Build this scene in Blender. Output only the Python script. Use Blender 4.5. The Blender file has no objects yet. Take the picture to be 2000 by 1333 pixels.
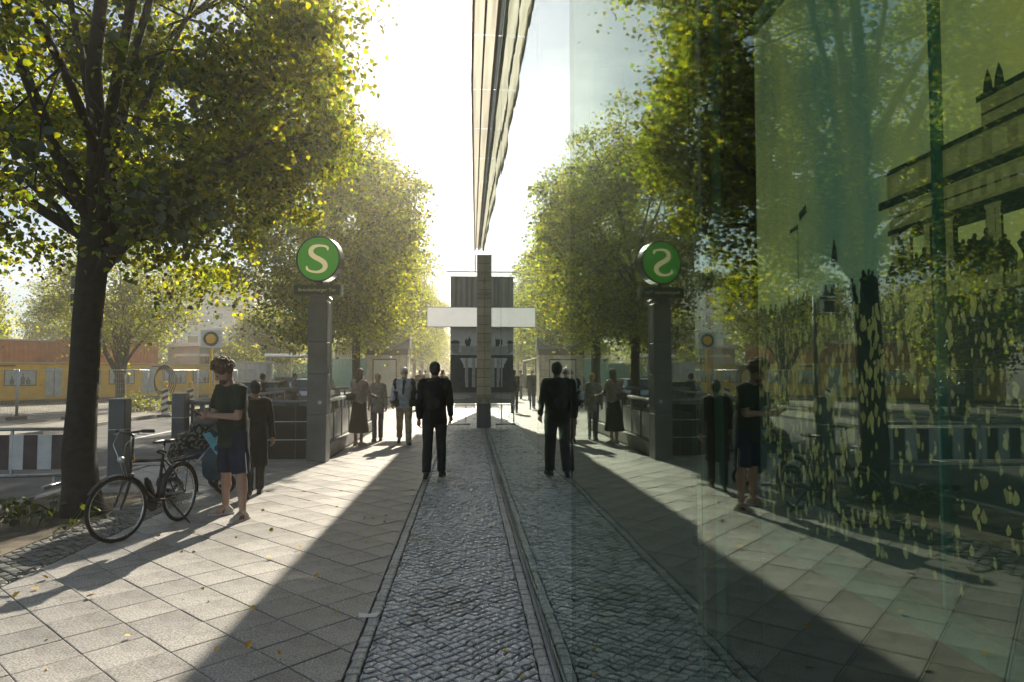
import bpy, math, random
import numpy as np
from mathutils import Vector, Matrix, noise
sc = bpy.context.scene
COL = sc.collection
R = math.radians
rnd = random.Random(7)
rng = np.random.default_rng(7)
PI = math.pi

# ---------------------------------------------------------------- camera, sky, sun, exposure
cd = bpy.data.cameras.new('camera'); cam = bpy.data.objects.new('camera', cd); COL.objects.link(cam)
cam.location = (0, 0, 1.65); cam.rotation_euler = (R(90+2.51), 0, R(-3.78))
cd.lens = 24.0; cd.sensor_width = 36.0; cd.clip_start = 0.05; cd.clip_end = 2000
sc.camera = cam
SUN_EL, SUN_AZ = R(32.0), R(8.5)            # azimuth: clockwise from +Y towards +X
sun_dir = Vector((math.sin(SUN_AZ)*math.cos(SUN_EL), math.cos(SUN_AZ)*math.cos(SUN_EL), math.sin(SUN_EL)))
w = bpy.data.worlds.new('World'); sc.world = w; w.use_nodes = True
nt = w.node_tree; nt.nodes.clear()
wo = nt.nodes.new('ShaderNodeOutputWorld'); bg = nt.nodes.new('ShaderNodeBackground')
sky = nt.nodes.new('ShaderNodeTexSky'); sky.sky_type = 'NISHITA'; sky.sun_disc = False
sky.sun_elevation = SUN_EL; sky.sun_rotation = SUN_AZ; sky.air_density = 1.0; sky.dust_density = 0.3; sky.ozone_density = 1.2
bg.inputs['Strength'].default_value = 0.05
# thin bright cloud over the blue
tc = nt.nodes.new('ShaderNodeTexCoord'); mp = nt.nodes.new('ShaderNodeMapping'); mp.inputs['Scale'].default_value = (1.0, 1.0, 2.6)
nz = nt.nodes.new('ShaderNodeTexNoise'); nz.inputs['Scale'].default_value = 3.1; nz.inputs['Detail'].default_value = 7; nz.inputs['Roughness'].default_value = .58
cr = nt.nodes.new('ShaderNodeValToRGB'); cr.color_ramp.elements[0].position = .46; cr.color_ramp.elements[1].position = .66
mx = nt.nodes.new('ShaderNodeMix'); mx.data_type = 'RGBA'
mx.inputs[7].default_value = (8.8, 9.6, 10.6, 1)
for a, b in ((tc.outputs['Generated'], mp.inputs['Vector']), (mp.outputs[0], nz.inputs['Vector']), (nz.outputs['Fac'], cr.inputs['Fac']),
             (cr.outputs['Color'], mx.inputs[0]), (sky.outputs[0], mx.inputs[6]), (mx.outputs[2], bg.inputs['Color']), (bg.outputs[0], wo.inputs['Surface'])):
    nt.links.new(a, b)
sl = bpy.data.lights.new('sun', 'SUN'); sl.energy = 5.0; sl.angle = R(0.53); sl.color = (1.0, .89, .71)
so = bpy.data.objects.new('sun', sl); COL.objects.link(so); so.rotation_euler = sun_dir.to_track_quat('Z', 'Y').to_euler()
sc.view_settings.view_transform = 'Standard'; sc.view_settings.look = 'None'
sc.view_settings.exposure = 1.15; sc.view_settings.gamma = 1.0; sc.view_settings.use_curve_mapping = False
cy = sc.cycles
cy.use_denoising = True; cy.caustics_reflective = False; cy.caustics_refractive = False
cy.max_bounces = 10; cy.diffuse_bounces = 1; cy.glossy_bounces = 5; cy.transparent_max_bounces = 14; cy.transmission_bounces = 6; cy.volume_bounces = 1
cy.sample_clamp_indirect = 4.0

# ---------------------------------------------------------------- helpers
def meta(o, label=None, cat=None, group=None, kind=None):
    if label: o['label'] = label
    if cat: o['category'] = cat
    if group: o['group'] = group
    if kind: o['kind'] = kind
    return o
def empty(name, loc, rz=0, label=None, cat=None, group=None, kind=None):
    o = bpy.data.objects.new(name, None); COL.objects.link(o); o.location = loc; o.rotation_euler = (0, 0, rz)
    o.empty_display_size = .2
    return meta(o, label, cat, group, kind)
def link_mesh(name, me, mat, parent=None, loc=None, rot=None, smooth=False):
    o = bpy.data.objects.new(name, me); COL.objects.link(o)
    if mat is not None and not me.materials: me.materials.append(mat)
    if parent: o.parent = parent
    if loc is not None: o.location = loc
    if rot is not None: o.rotation_euler = rot
    if smooth: me.polygons.foreach_set('use_smooth', [True]*len(me.polygons))
    return o
class MB:
    def __init__(s): s.v = []; s.f = []
    def add(s, vs, fs):
        n = len(s.v); s.v += [tuple(v) for v in vs]; s.f += [tuple(i+n for i in f) for f in fs]; return s
    def box(s, c, d, rz=0, rx=0, ry=0, bev=0):
        hx, hy, hz = d[0]/2, d[1]/2, d[2]/2
        m = Matrix.Rotation(rz, 3, 'Z') @ Matrix.Rotation(ry, 3, 'Y') @ Matrix.Rotation(rx, 3, 'X')
        c = Vector(c)
        if bev <= 0:
            vs = [c + m @ Vector((x, y, z)) for z in (-hz, hz) for x, y in ((-hx, -hy), (hx, -hy), (hx, hy), (-hx, hy))]
            return s.add(vs, [(3, 2, 1, 0), (4, 5, 6, 7), (0, 1, 5, 4), (1, 2, 6, 5), (2, 3, 7, 6), (3, 0, 4, 7)])
        b = min(bev, hx*.9, hy*.9, hz*.9)
        def ring(ex, ey, z): return [c + m @ Vector((x, y, z)) for x, y in ((-ex, -ey+b*.0), (ex, -ey), (ex, ey), (-ex, ey))]
        def oct_(ex, ey, z, k): return [c + m @ Vector(p) for p in ((-ex+k, -ey, z), (ex-k, -ey, z), (ex, -ey+k, z), (ex, ey-k, z), (ex-k, ey, z), (-ex+k, ey, z), (-ex, ey-k, z), (-ex, -ey+k, z))]
        rs = [oct_(hx-b, hy-b, -hz, b*.4), oct_(hx, hy, -hz+b, b), oct_(hx, hy, hz-b, b), oct_(hx-b, hy-b, hz, b*.4)]
        vs = [p for r_ in rs for p in r_]; fs = [tuple(range(7, -1, -1)), tuple(range(24, 32))]
        for k in range(3):
            for i in range(8): j = (i+1) % 8; fs.append((k*8+i, k*8+j, k*8+8+j, k*8+8+i))
        return s.add(vs, fs)
    def tube(s, pts, rad, n=8, caps=True):
        pts = [Vector(p) for p in pts]
        if not hasattr(rad, '__len__'): rad = [rad]*len(pts)
        vs = []; fs = []; prev = None
        for i, p in enumerate(pts):
            t = (pts[min(i+1, len(pts)-1)] - pts[max(i-1, 0)])
            if t.length < 1e-9: t = Vector((0, 0, 1))
            t.normalize()
            if prev is None: u = t.orthogonal().normalized()
            else:
                u = prev - t*prev.dot(t)
                u = u.normalized() if u.length > 1e-6 else t.orthogonal().normalized()
            prev = u; v = t.cross(u)
            for k in range(n):
                a = 2*PI*k/n; vs.append(p + (u*math.cos(a) + v*math.sin(a))*rad[i])
        for i in range(len(pts)-1):
            for k in range(n): j = (k+1) % n; fs.append((i*n+k, i*n+j, i*n+n+j, i*n+n+k))
        if caps: fs.append(tuple(range(n-1, -1, -1))); q = (len(pts)-1)*n; fs.append(tuple(range(q, q+n)))
        return s.add(vs, fs)
    def capsule(s, p0, p1, r0, r1, n=12, h=3):
        p0, p1 = Vector(p0), Vector(p1); t = p1-p0
        t = t.normalized() if t.length > 1e-6 else Vector((0, 0, 1))
        pts = []; rad = []
        for i in range(h+1):
            a = PI/2*(1-i/h); pts.append(p0 - t*r0*math.sin(a)); rad.append(max(r0*math.cos(a), r0*.02))
        for i in range(h+1):
            a = PI/2*i/h; pts.append(p1 + t*r1*math.sin(a)); rad.append(max(r1*math.cos(a), r1*.02))
        return s.tube(pts, rad, n)
    def ell(s, c, r, m=None, n=14, k=8):
        c = Vector(c); vs = []; fs = []
        for i in range(k+1):
            a = PI*i/k
            for j in range(n):
                b = 2*PI*j/n; q = Vector((r[0]*max(math.sin(a), .02)*math.cos(b), r[1]*max(math.sin(a), .02)*math.sin(b), -r[2]*math.cos(a)))
                if m is not None: q = m @ q
                vs.append(c+q)
        for i in range(k):
            for j in range(n): l = (j+1) % n; fs.append((i*n+j, i*n+l, i*n+n+l, i*n+n+j))
        fs.append(tuple(range(n-1, -1, -1))); fs.append(tuple(range(k*n, k*n+n)))
        return s.add(vs, fs)
    def lathe(s, prof, n=24, c=(0, 0, 0), axis='Z'):
        vs = []; fs = []; c = Vector(c)
        for r_, z in prof:
            for j in range(n):
                b = 2*PI*j/n; q = Vector((r_*math.cos(b), r_*math.sin(b), z))
                if axis == 'Y': q = Vector((q.x, q.z, q.y))
                if axis == 'X': q = Vector((q.z, q.x, q.y))
                vs.append(c+q)
        m = len(prof)
        for i in range(m-1):
            for j in range(n): l = (j+1) % n; fs.append((i*n+j, i*n+l, i*n+n+l, i*n+n+j))
        fs.append(tuple(range(n-1, -1, -1))); fs.append(tuple(range((m-1)*n, m*n)))
        return s.add(vs, fs)
    def torus(s, Rr, r_, n=40, m=8, c=(0, 0, 0), axis='X', sq=1.0):
        vs = []; fs = []; c = Vector(c)
        for i in range(n):
            a = 2*PI*i/n
            for j in range(m):
                b = 2*PI*j/m; rr = Rr+r_*math.cos(b); q = (rr*math.cos(a), rr*math.sin(a), r_*sq*math.sin(b))
                vs.append(c+Vector((q[2], q[0], q[1]) if axis == 'X' else (q[0], q[2], q[1]) if axis == 'Y' else q))
        for i in range(n):
            for j in range(m): fs.append((i*m+j, i*m+(j+1) % m, ((i+1) % n)*m+(j+1) % m, ((i+1) % n)*m+j))
        return s.add(vs, fs)
    def prism(s, poly, axis, a, b):
        n = len(poly)
        def P(p, t): return {'X': (t, p[0], p[1]), 'Y': (p[0], t, p[1]), 'Z': (p[0], p[1], t)}[axis]
        vs = [P(p, a) for p in poly]+[P(p, b) for p in poly]
        fs = [tuple(range(n-1, -1, -1)), tuple(range(n, 2*n))]+[(i, (i+1) % n, n+(i+1) % n, n+i) for i in range(n)]
        return s.add(vs, fs)
    def mesh(s, name):
        me = bpy.data.meshes.new(name); me.from_pydata(s.v, [], s.f); me.update(); return me
    def build(s, name, mat, parent=None, smooth=False, loc=None, rot=None, fix=False):
        me = s.mesh(name)
        if fix:
            import bmesh
            bm = bmesh.new(); bm.from_mesh(me); bmesh.ops.recalc_face_normals(bm, faces=bm.faces); bm.to_mesh(me); bm.free()
        return link_mesh(name, me, mat, parent, loc, rot, smooth)
    def remeshed(s, name, mat, parent, voxel, smooth=2, wrinkle=0, wscale=9, seed=0, loc=None):
        me = s.mesh(name); o = bpy.data.objects.new('tmp', me); COL.objects.link(o)
        m = o.modifiers.new('r', 'REMESH'); m.mode = 'VOXEL'; m.voxel_size = voxel
        if smooth: q = o.modifiers.new('s', 'SMOOTH'); q.factor = .6; q.iterations = smooth
        dg = bpy.context.evaluated_depsgraph_get(); dg.update()
        m2 = bpy.data.meshes.new_from_object(o.evaluated_get(dg)); bpy.data.objects.remove(o); bpy.data.meshes.remove(me)
        m2.name = name
        if wrinkle:
            for v in m2.vertices:
                p = v.co*wscale+Vector((seed, 0, 0)); d = noise.noise(Vector((p.x, p.y, p.z*.55)))
                v.co += v.normal*wrinkle*(1-2*abs(d))*1.0
        m2.materials.clear()
        return link_mesh(name, m2, mat, parent, loc, smooth=True)
def copy_tree(o, parent=None, label=None, loc=None, rz=None, scale=None):
    c = o.copy(); COL.objects.link(c); c.parent = parent
    if label: c['label'] = label
    if loc is not None: c.location = loc
    if rz is not None: c.rotation_euler = (0, 0, rz)
    if scale is not None: c.scale = scale
    for ch in list(o.children): copy_tree(ch, c)
    return c

# ---------------------------------------------------------------- materials
class NT:
    def __init__(s, name):
        s.m = bpy.data.materials.new(name); s.m.use_nodes = True; s.t = s.m.node_tree; s.n = s.t.nodes; s.L = s.t.links
        s.b = s.n['Principled BSDF']; s.out = s.n['Material Output']
    def new(s, t, **k):
        x = s.n.new(t)
        for a, v in k.items():
            if a[0] == '_': x.inputs[a[1:].replace('_', ' ')].default_value = v
            else: setattr(x, a, v)
        return x
    def link(s, a, b): s.L.new(a, b)
    def noise(s, scale, detail=4, rough=.55, coord='Object', stretch=None):
        t = s.new('ShaderNodeTexCoord'); nz = s.new('ShaderNodeTexNoise', _Scale=scale, _Detail=detail, _Roughness=rough)
        if stretch:
            mp = s.new('ShaderNodeMapping'); mp.inputs['Scale'].default_value = stretch; s.link(t.outputs[coord], mp.inputs[0]); s.link(mp.outputs[0], nz.inputs['Vector'])
        else: s.link(t.outputs[coord], nz.inputs['Vector'])
        return nz.outputs['Fac']
    def ramp(s, fac, stops):
        r_ = s.new('ShaderNodeValToRGB'); e = r_.color_ramp.elements
        while len(e) < len(stops): e.new(.5)
        for x, (p, c) in zip(e, stops): x.position = p; x.color = (*c, 1) if len(c) == 3 else c
        s.link(fac, r_.inputs['Fac']); return r_.outputs['Color']
    def mix(s, fac, a, b, mode='MIX'):
        x = s.new('ShaderNodeMix', data_type='RGBA', blend_type=mode)
        for v, i in ((fac, 0), (a, 6), (b, 7)):
            if isinstance(v, (int, float)): x.inputs[i].default_value = v
            elif isinstance(v, tuple): x.inputs[i].default_value = (*v, 1)
            else: s.link(v, x.inputs[i])
        return x.outputs[2]
    def math(s, op, a, b=None, c=None):
        x = s.new('ShaderNodeMath', operation=op)
        for i, v in enumerate((a, b, c)):
            if v is None: continue
            if isinstance(v, (int, float)): x.inputs[i].default_value = v
            else: s.link(v, x.inputs[i])
        return x.outputs[0]
    def bump(s, h, strength=.3, dist=.01):
        b = s.new('ShaderNodeBump', _Strength=strength, _Distance=dist); s.link(h, b.inputs['Height']); s.link(b.outputs[0], s.b.inputs['Normal'])
def simple(name, col, rough=.6, metal=0, var=.12, scale=6, bump=0, bscale=60, spec=.5, coat=0):
    x = NT(name)
    f = x.noise(scale, 5)
    lo = tuple(c*(1-var*1.6) for c in col); hi = tuple(min(1, c*(1+var*1.6)) for c in col)
    x.link(x.ramp(f, [(.3, lo), (.7, hi)]), x.b.inputs['Base Color'])
    x.b.inputs['Roughness'].default_value = rough; x.b.inputs['Metallic'].default_value = metal
    x.b.inputs['Specular IOR Level'].default_value = spec; x.b.inputs['Coat Weight'].default_value = coat
    if bump: x.bump(x.noise(bscale, 4), bump, .004)
    return x.m
def stone(name, c0, c1, rough=.55, pebble=220, isl=.35, spec=.5):
    """stone surface: grain, stains and a tone of its own for each piece"""
    x = NT(name)
    g = x.new('ShaderNodeNewGeometry'); oi = x.new('ShaderNodeObjectInfo')
    rv = x.math('FRACT', x.math('ADD', g.outputs['Random Per Island'], x.math('MULTIPLY', oi.outputs['Random'], 7.31)))
    base = x.mix(rv, c0, c1)
    grain = x.ramp(x.noise(pebble, 3, .7, 'Object'), [(.33, (.42, .42, .42)), (.48, (.95, .95, .95)), (.70, (1.9, 1.9, 1.9))])
    stain = x.ramp(x.noise(1.7, 8, .72), [(.34, (.42, .41, .39)), (.47, (.90, .90, .90)), (.7, (1.16, 1.16, 1.16))])
    vo = x.new('ShaderNodeTexVoronoi', _Scale=5.5); tv = x.new('ShaderNodeNewGeometry'); x.link(tv.outputs['Position'], vo.inputs['Vector'])
    gum = x.ramp(vo.outputs['Distance'], [(.045, (.55, .55, .55)), (.075, (1, 1, 1))])
    base = x.mix(1.0, base, gum, 'MULTIPLY'); c = x.mix(1.0, base, grain, 'MULTIPLY'); c = x.mix(1.0, c, stain, 'MULTIPLY')
    x.link(c, x.b.inputs['Base Color'])
    x.link(x.math('ADD', x.math('MULTIPLY', rv, .12), rough-.06), x.b.inputs['Roughness'])
    x.b.inputs['Specular IOR Level'].default_value = spec
    x.bump(x.noise(pebble*.8, 4, .7), .35, .002)
    return x.m
M = {}
M['slab'] = stone('sidewalk_slab', (.235, .23, .225), (.30, .292, .284), .50, 75)
M['cobble'] = stone('granite_cobble', (.30, .315, .32), (.58, .58, .57), .30, 120, spec=.8)
M['vergestone'] = stone('verge_granite', (.07, .075, .075), (.20, .20, .19), .6, 120)
M['lettering'] = simple('worn_lettering', (.66, .68, .40), .5, var=.2, scale=30)
M['border'] = stone('border_cobble', (.24, .25, .25), (.46, .46, .45), .45, 120)
M['kerb'] = stone('kerb_granite', (.26, .26, .25), (.36, .36, .35), .6, 150)
M['joint'] = simple('joint_sand', (.06, .058, .052), .95, var=.3, scale=30, bump=.5, bscale=200)
M['asphalt'] = simple('asphalt', (.075, .075, .078), .75, var=.35, scale=1.4, bump=.6, bscale=260)
M['dirt'] = simple('dirt', (.10, .085, .06), .95, var=.4, scale=4, bump=.8, bscale=60)
M['site'] = simple('site_ground', (.20, .19, .165), .9, var=.35, scale=.9, bump=.6, bscale=30)
M['bark'] = simple('bark', (.022, .021, .018), .9, var=.4, scale=14, bump=1, bscale=38)
M['steel'] = simple('painted_grey_steel', (.11, .13, .14), .45, var=.2, scale=2.2, spec=.5)
M['darksteel'] = simple('dark_steel', (.014, .019, .021), .5, var=.15, scale=5, spec=.25)
M['galv'] = simple('galvanised_metal', (.45, .47, .48), .35, .85, .1, 8)
M['chrome'] = simple('bright_metal', (.6, .62, .63), .2, 1.0, .05, 8)
M['black'] = simple('black_plastic', (.014, .014, .015), .42, var=.2, scale=20)
M['rubber'] = simple('rubber', (.018, .018, .018), .75, var=.2, scale=20)
M['white'] = simple('white_paint', (.72, .73, .71), .5, var=.08, scale=4)
M['cream'] = simple('cream_panel', (.58, .54, .44), .55, var=.06, scale=3)
M['greypanel'] = simple('grey_beige_panel', (.30, .29, .26), .5, var=.1, scale=2)
M['yellow'] = simple('train_yellow', (.80, .46, .01), .4, var=.1, scale=2)
M['yellowlamp'] = simple('amber_lens', (.85, .45, .01), .3, var=.05, scale=3)
M['green'] = simple('sign_green', (.035, .24, .02), .35, var=.05, scale=3)
M['darkgreen'] = simple('board_green', (.035, .10, .055), .4, var=.05, scale=3)
M['signcream'] = simple('sign_cream', (.74, .66, .42), .45, var=.04, scale=3)
M['orange'] = simple('orange_corrugated', (.42, .15, .06), .6, var=.15, scale=2)
M['net'] = simple('orange_net', (.70, .17, .03), .6, var=.1)
M['teal'] = simple('teal_hoarding', (.03, .30, .27), .5, var=.1, scale=2)
M['tile'] = stone('beige_stone_tile', (.48, .41, .27), (.64, .56, .40), .55, 90)
M['roofmetal'] = simple('rolled_metal', (.33, .36, .34), .35, .7, .2, 3)
M['skin'] = simple('skin', (.34, .20, .14), .55, var=.08, scale=9, spec=.35)
M['skinpale'] = simple('pale_skin', (.40, .26, .20), .55, var=.08, scale=9, spec=.35)
M['hairbrown'] = simple('brown_hair', (.10, .062, .036), .6, var=.4, scale=60, bump=1, bscale=120)
M['hairdark'] = simple('dark_hair', (.015, .011, .009), .5, var=.4, scale=60, bump=1, bscale=120)
M['hairwhite'] = simple('white_hair', (.62, .61, .58), .6, var=.2, scale=60, bump=1, bscale=120)
M['hairblond'] = simple('blond_hair', (.34, .22, .10), .55, var=.3, scale=60, bump=1, bscale=120)
def cloth(name, col, var=.25): return simple(name, col, .9, var=var, scale=12, bump=.5, bscale=400, spec=.2)
M['tgreen'] = cloth('dark_green_cloth', (.018, .035, .025)); M['navy'] = cloth('navy_cloth', (.012, .022, .055))
M['blackc'] = cloth('black_cloth', (.012, .013, .015)); M['charcoal'] = cloth('charcoal_cloth', (.03, .032, .036))
M['khaki'] = cloth('khaki_cloth', (.42, .34, .22)); M['shirtgrey'] = cloth('pale_blue_cloth', (.36, .42, .47)); M['greyc'] = cloth('grey_cloth', (.17, .175, .17))
M['pinkgrey'] = cloth('taupe_cloth', (.26, .20, .18)); M['denim'] = cloth('denim', (.04, .06, .10)); M['whitec'] = cloth('white_cloth', (.6, .6, .58)); M['redc'] = cloth('maroon_cloth', (.14, .03, .03))
M['shoe'] = simple('beige_suede', (.46, .41, .34), .8, var=.12, scale=20); M['shoedark'] = simple('dark_leather', (.02, .018, .016), .45, var=.2)
M['blue'] = simple('blue_fabric', (.018, .06, .095), .6, var=.2, scale=8, bump=.4, bscale=200); M['lightblue'] = simple('light_blue_trim', (.12, .45, .58), .5, var=.1)
M['eye'] = simple('eye_dark', (.01, .01, .01), .2, var=.05)
M['glassdark'] = simple('dark_window', (.03, .04, .045), .06, var=.2, scale=3, spec=.8)
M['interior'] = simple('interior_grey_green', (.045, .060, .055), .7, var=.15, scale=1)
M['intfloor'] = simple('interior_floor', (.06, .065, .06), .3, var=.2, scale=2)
M['pavilion'] = simple('pale_render', (.52, .53, .50), .7, var=.08, scale=1)
def camo():
    x = NT('patterned_cloth'); f = x.noise(26, 2, .4)
    x.link(x.ramp(f, [(.42, (.015, .017, .017)), (.52, (.06, .06, .052)), (.60, (.22, .21, .18))]), x.b.inputs['Base Color']); x.b.inputs['Roughness'].default_value = .9
    return x.m
M['pattern'] = camo()
M['signcream'].node_tree.nodes['Principled BSDF'].inputs['Emission Color'].default_value = (.8, .66, .36, 1); M['signcream'].node_tree.nodes['Principled BSDF'].inputs['Emission Strength'].default_value = .22
M['green'].node_tree.nodes['Principled BSDF'].inputs['Emission Color'].default_value = (.03, .24, .015, 1); M['green'].node_tree.nodes['Principled BSDF'].inputs['Emission Strength'].default_value = .22
M['boxglow'] = simple('glowing_box_face', (.7, .68, .6), .5, var=.04); b_ = M['boxglow'].node_tree.nodes['Principled BSDF']; b_.inputs['Emission Color'].default_value = (1, .95, .84, 1); b_.inputs['Emission Strength'].default_value = .26  # emission stands for sunlight coming through the white box
def leaf_mat(name, dark, trans, seed=0):
    x = NT(name); x.n.remove(x.b)
    g = x.new('ShaderNodeNewGeometry'); rv = g.outputs['Random Per Island']
    d = x.new('ShaderNodeBsdfDiffuse'); x.link(x.mix(rv, dark, tuple(c*1.5 for c in dark)), d.inputs['Color'])
    t = x.new('ShaderNodeBsdfTranslucent'); x.link(x.mix(rv, trans[0], trans[1]), t.inputs['Color'])
    gl = x.new('ShaderNodeBsdfGlossy'); gl.inputs['Roughness'].default_value = .45; gl.inputs['Color'].default_value = (.9, 1, .9, 1)
    m1 = x.new('ShaderNodeMixShader'); x.link(x.math('ADD', .04, x.math('MULTIPLY', x.math('FRACT', x.math('MULTIPLY', rv, 17.3)), .64)), m1.inputs[0]); x.link(d.outputs[0], m1.inputs[1]); x.link(t.outputs[0], m1.inputs[2])
    m2 = x.new('ShaderNodeMixShader'); m2.inputs[0].default_value = .05; x.link(m1.outputs[0], m2.inputs[1]); x.link(gl.outputs[0], m2.inputs[2])
    x.link(m2.outputs[0], x.out.inputs['Surface']); return x.m
M['leaf'] = leaf_mat('linden_leaf', (.008, .022, .012), ((.95, .84, .008), (.28, .50, .015)))
M['leafpale'] = leaf_mat('pale_leaf', (.012, .028, .014), ((.88, .76, .012), (.34, .50, .02)))
M['fallen'] = simple('yellow_fallen_leaf', (.55, .34, .05), .7, var=.3, scale=20)
def glass(name='facade_glass', tint=(.80, .90, .86), refl=(.88, .95, .93), pw=2.3):
    """coated facade pane: clear teal in the pane, mirror-like at grazing angles, same from either side"""
    x = NT(name); x.n.remove(x.b)
    g = x.new('ShaderNodeNewGeometry')
    wav = x.noise(1.1, 1, .4, 'Object', (1, 1.6, .25)); bp = x.new('ShaderNodeBump', _Strength=.05, _Distance=.02); x.link(wav, bp.inputs['Height'])
    dp = x.new('ShaderNodeVectorMath', operation='DOT_PRODUCT'); x.link(g.outputs['Normal'], dp.inputs[0]); x.link(g.outputs['Incoming'], dp.inputs[1])
    c = x.math('ABSOLUTE', dp.outputs['Value']); p = x.math('POWER', x.math('SUBTRACT', 1.0, c), pw)
    F = x.math('ADD', x.math('MULTIPLY', p, .92), .07)
    tr = x.new('ShaderNodeBsdfTransparent'); tr.inputs['Color'].default_value = (*tint, 1)
    gl = x.new('ShaderNodeBsdfGlossy'); gl.inputs['Roughness'].default_value = 0.0; gl.inputs['Color'].default_value = (*refl, 1); x.link(bp.outputs[0], gl.inputs['Normal'])
    m = x.new('ShaderNodeMixShader'); x.link(F, m.inputs[0]); x.link(tr.outputs[0], m.inputs[1]); x.link(gl.outputs[0], m.inputs[2]); x.link(m.outputs[0], x.out.inputs['Surface'])
    return x.m
M['glass'] = glass()
M['glassteal'] = glass('teal_facade_glass', (.80, .88, .80), (.72, .82, .76), 3.0)
def clear():
    x = NT('clear_screen'); x.n.remove(x.b)
    g = x.new('ShaderNodeNewGeometry')
    dp = x.new('ShaderNodeVectorMath', operation='DOT_PRODUCT'); x.link(g.outputs['Normal'], dp.inputs[0]); x.link(g.outputs['Incoming'], dp.inputs[1])
    F = x.math('ADD', x.math('MULTIPLY', x.math('POWER', x.math('SUBTRACT', 1.0, x.math('ABSOLUTE', dp.outputs['Value'])), 4), .8), .05)
    tr = x.new('ShaderNodeBsdfTransparent'); tr.inputs['Color'].default_value = (.85, .93, .92, 1); gl = x.new('ShaderNodeBsdfGlossy'); gl.inputs['Roughness'].default_value = .02
    m = x.new('ShaderNodeMixShader'); x.link(F, m.inputs[0]); x.link(tr.outputs[0], m.inputs[1]); x.link(gl.outputs[0], m.inputs[2]); x.link(m.outputs[0], x.out.inputs['Surface'])
    return x.m
M['clear'] = clear()
M['stripe'] = simple('faded_stripe', (.10, .075, .07), .6, var=.2)
def frosted():
    x = NT('frosted_glass'); x.n.remove(x.b); d = x.new('ShaderNodeBsdfDiffuse'); d.inputs['Color'].default_value = (.5, .5, .46, 1); t = x.new('ShaderNodeBsdfTranslucent'); t.inputs['Color'].default_value = (.80, .76, .62, 1)
    m = x.new('ShaderNodeMixShader'); x.link(x.math('ADD', .25, x.math('MULTIPLY', x.noise(2.0, 3, .5, 'Object', (8, .25, 1)), .7)), m.inputs[0]); x.link(d.outputs[0], m.inputs[1]); x.link(t.outputs[0], m.inputs[2]); x.link(m.outputs[0], x.out.inputs['Surface']); return x.m
M['frosted'] = frosted()
M['cloth_sheet'] = frosted(); M['cloth_sheet'].name = 'cloth_sheet'
for n_ in M['cloth_sheet'].node_tree.nodes:
    if n_.type in ('BSDF_DIFFUSE', 'BSDF_TRANSLUCENT'): n_.inputs['Color'].default_value = (.20, .19, .16, 1)
def tealedge():
    return simple('green_glass_edge', (.07, .27, .23), .15, var=.15, scale=3, spec=.8)
M['edge'] = tealedge()
# ---------------------------------------------------------------- the setting: ground, road, pavement
HOLE = (-5.05, -2.86, 13.25, 19.4)
def holed(mb, x0, x1, y0, y1, z0, z1, hole=HOLE):
    hx0, hx1, hy0, hy1 = hole
    for a, b, c, d in ((x0, x1, y0, hy0), (x0, x1, hy1, y1), (x0, hx0, hy0, hy1), (hx1, x1, hy0, hy1)):
        if b > a and d > c: mb.box(((a+b)/2, (c+d)/2, (z0+z1)/2), (b-a, d-c, z1-z0))
g = MB(); holed(g, -300, 300, -120, 420, -.5, -.14); meta(g.build('ground', M['site']), kind='structure')
g = MB(); g.box((-8.75, 130, -.13), (6.1, 500, .012)); meta(g.build('road', M['asphalt']), kind='structure')
g = MB(); g.box((-16.5, 130, -.13), (3, 500, .016)); meta(g.build('site_path', M['asphalt']), kind='structure')
sw = MB(); holed(sw, -5.55, .5, -6, 120, -.135, -.014); sidewalk = meta(sw.build('sidewalk', M['joint']), kind='structure')
# kerb stones
kerb = empty('kerb', (0, 0, 0), kind='structure')
ks = MB().box((0, 0, 0), (.15, .985, .16), bev=.012).mesh('kerb_stone'); ks.materials.append(M['kerb'])
for i in range(60):
    if not (i < 0): link_mesh('kerb_stone', ks, None, kerb, (-5.63, -5+i, -.075))
fk = MB()
for i in range(65): fk.box((-5.63, 55+i, -.075), (.15, .985, .16))
for i in range(120): fk.box((-11.87, -5+i, -.075), (.15, .985, .12))
meta(fk.build('kerb_row', M['kerb'], kerb), kind='stuff')

def clip(poly, x0, x1, y0, y1):
    def cut(P, inside, isect):
        out = []
        for i in range(len(P)):
            a, b = P[i-1], P[i]; ia, ib = inside(a), inside(b)
            if ib:
                if not ia: out.append(isect(a, b))
                out.append(b)
            elif ia: out.append(isect(a, b))
        return out
    def ix(v): return lambda a, b: (v, a[1]+(b[1]-a[1])*(v-a[0])/(b[0]-a[0]))
    def iy(v): return lambda a, b: (a[0]+(b[0]-a[0])*(v-a[1])/(b[1]-a[1]), v)
    for ins, isx in ((lambda p: p[0] >= x0, ix(x0)), (lambda p: p[0] <= x1, ix(x1)), (lambda p: p[1] >= y0, iy(y0)), (lambda p: p[1] <= y1, iy(y1))):
        if len(poly) < 3: return []
        poly = cut(poly, ins, isx)
    return poly
def area(P): return .5*sum(P[i-1][0]*P[i][1]-P[i][0]*P[i-1][1] for i in range(len(P)))
def inset(P, d):
    n = len(P); cx = sum(p[0] for p in P)/n; cy_ = sum(p[1] for p in P)/n; out = []
    for i in range(n):
        a, b, c = Vector(P[i-1]), Vector(P[i]), Vector(P[(i+1) % n])
        e1 = (b-a); e2 = (c-b)
        if e1.length < 1e-5 or e2.length < 1e-5: out.append(tuple(b+(Vector((cx, cy_))-b)*.1)); continue
        e1.normalize(); e2.normalize(); n1 = Vector((-e1.y, e1.x)); n2 = Vector((-e2.y, e2.x)); k = n1+n2
        if k.length < .2: out.append(tuple(b+(Vector((cx, cy_))-b)*.1)); continue
        k.normalize(); s = d/max(k.dot(n1), .35); out.append(tuple(b+k*s))
    return out
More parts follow.
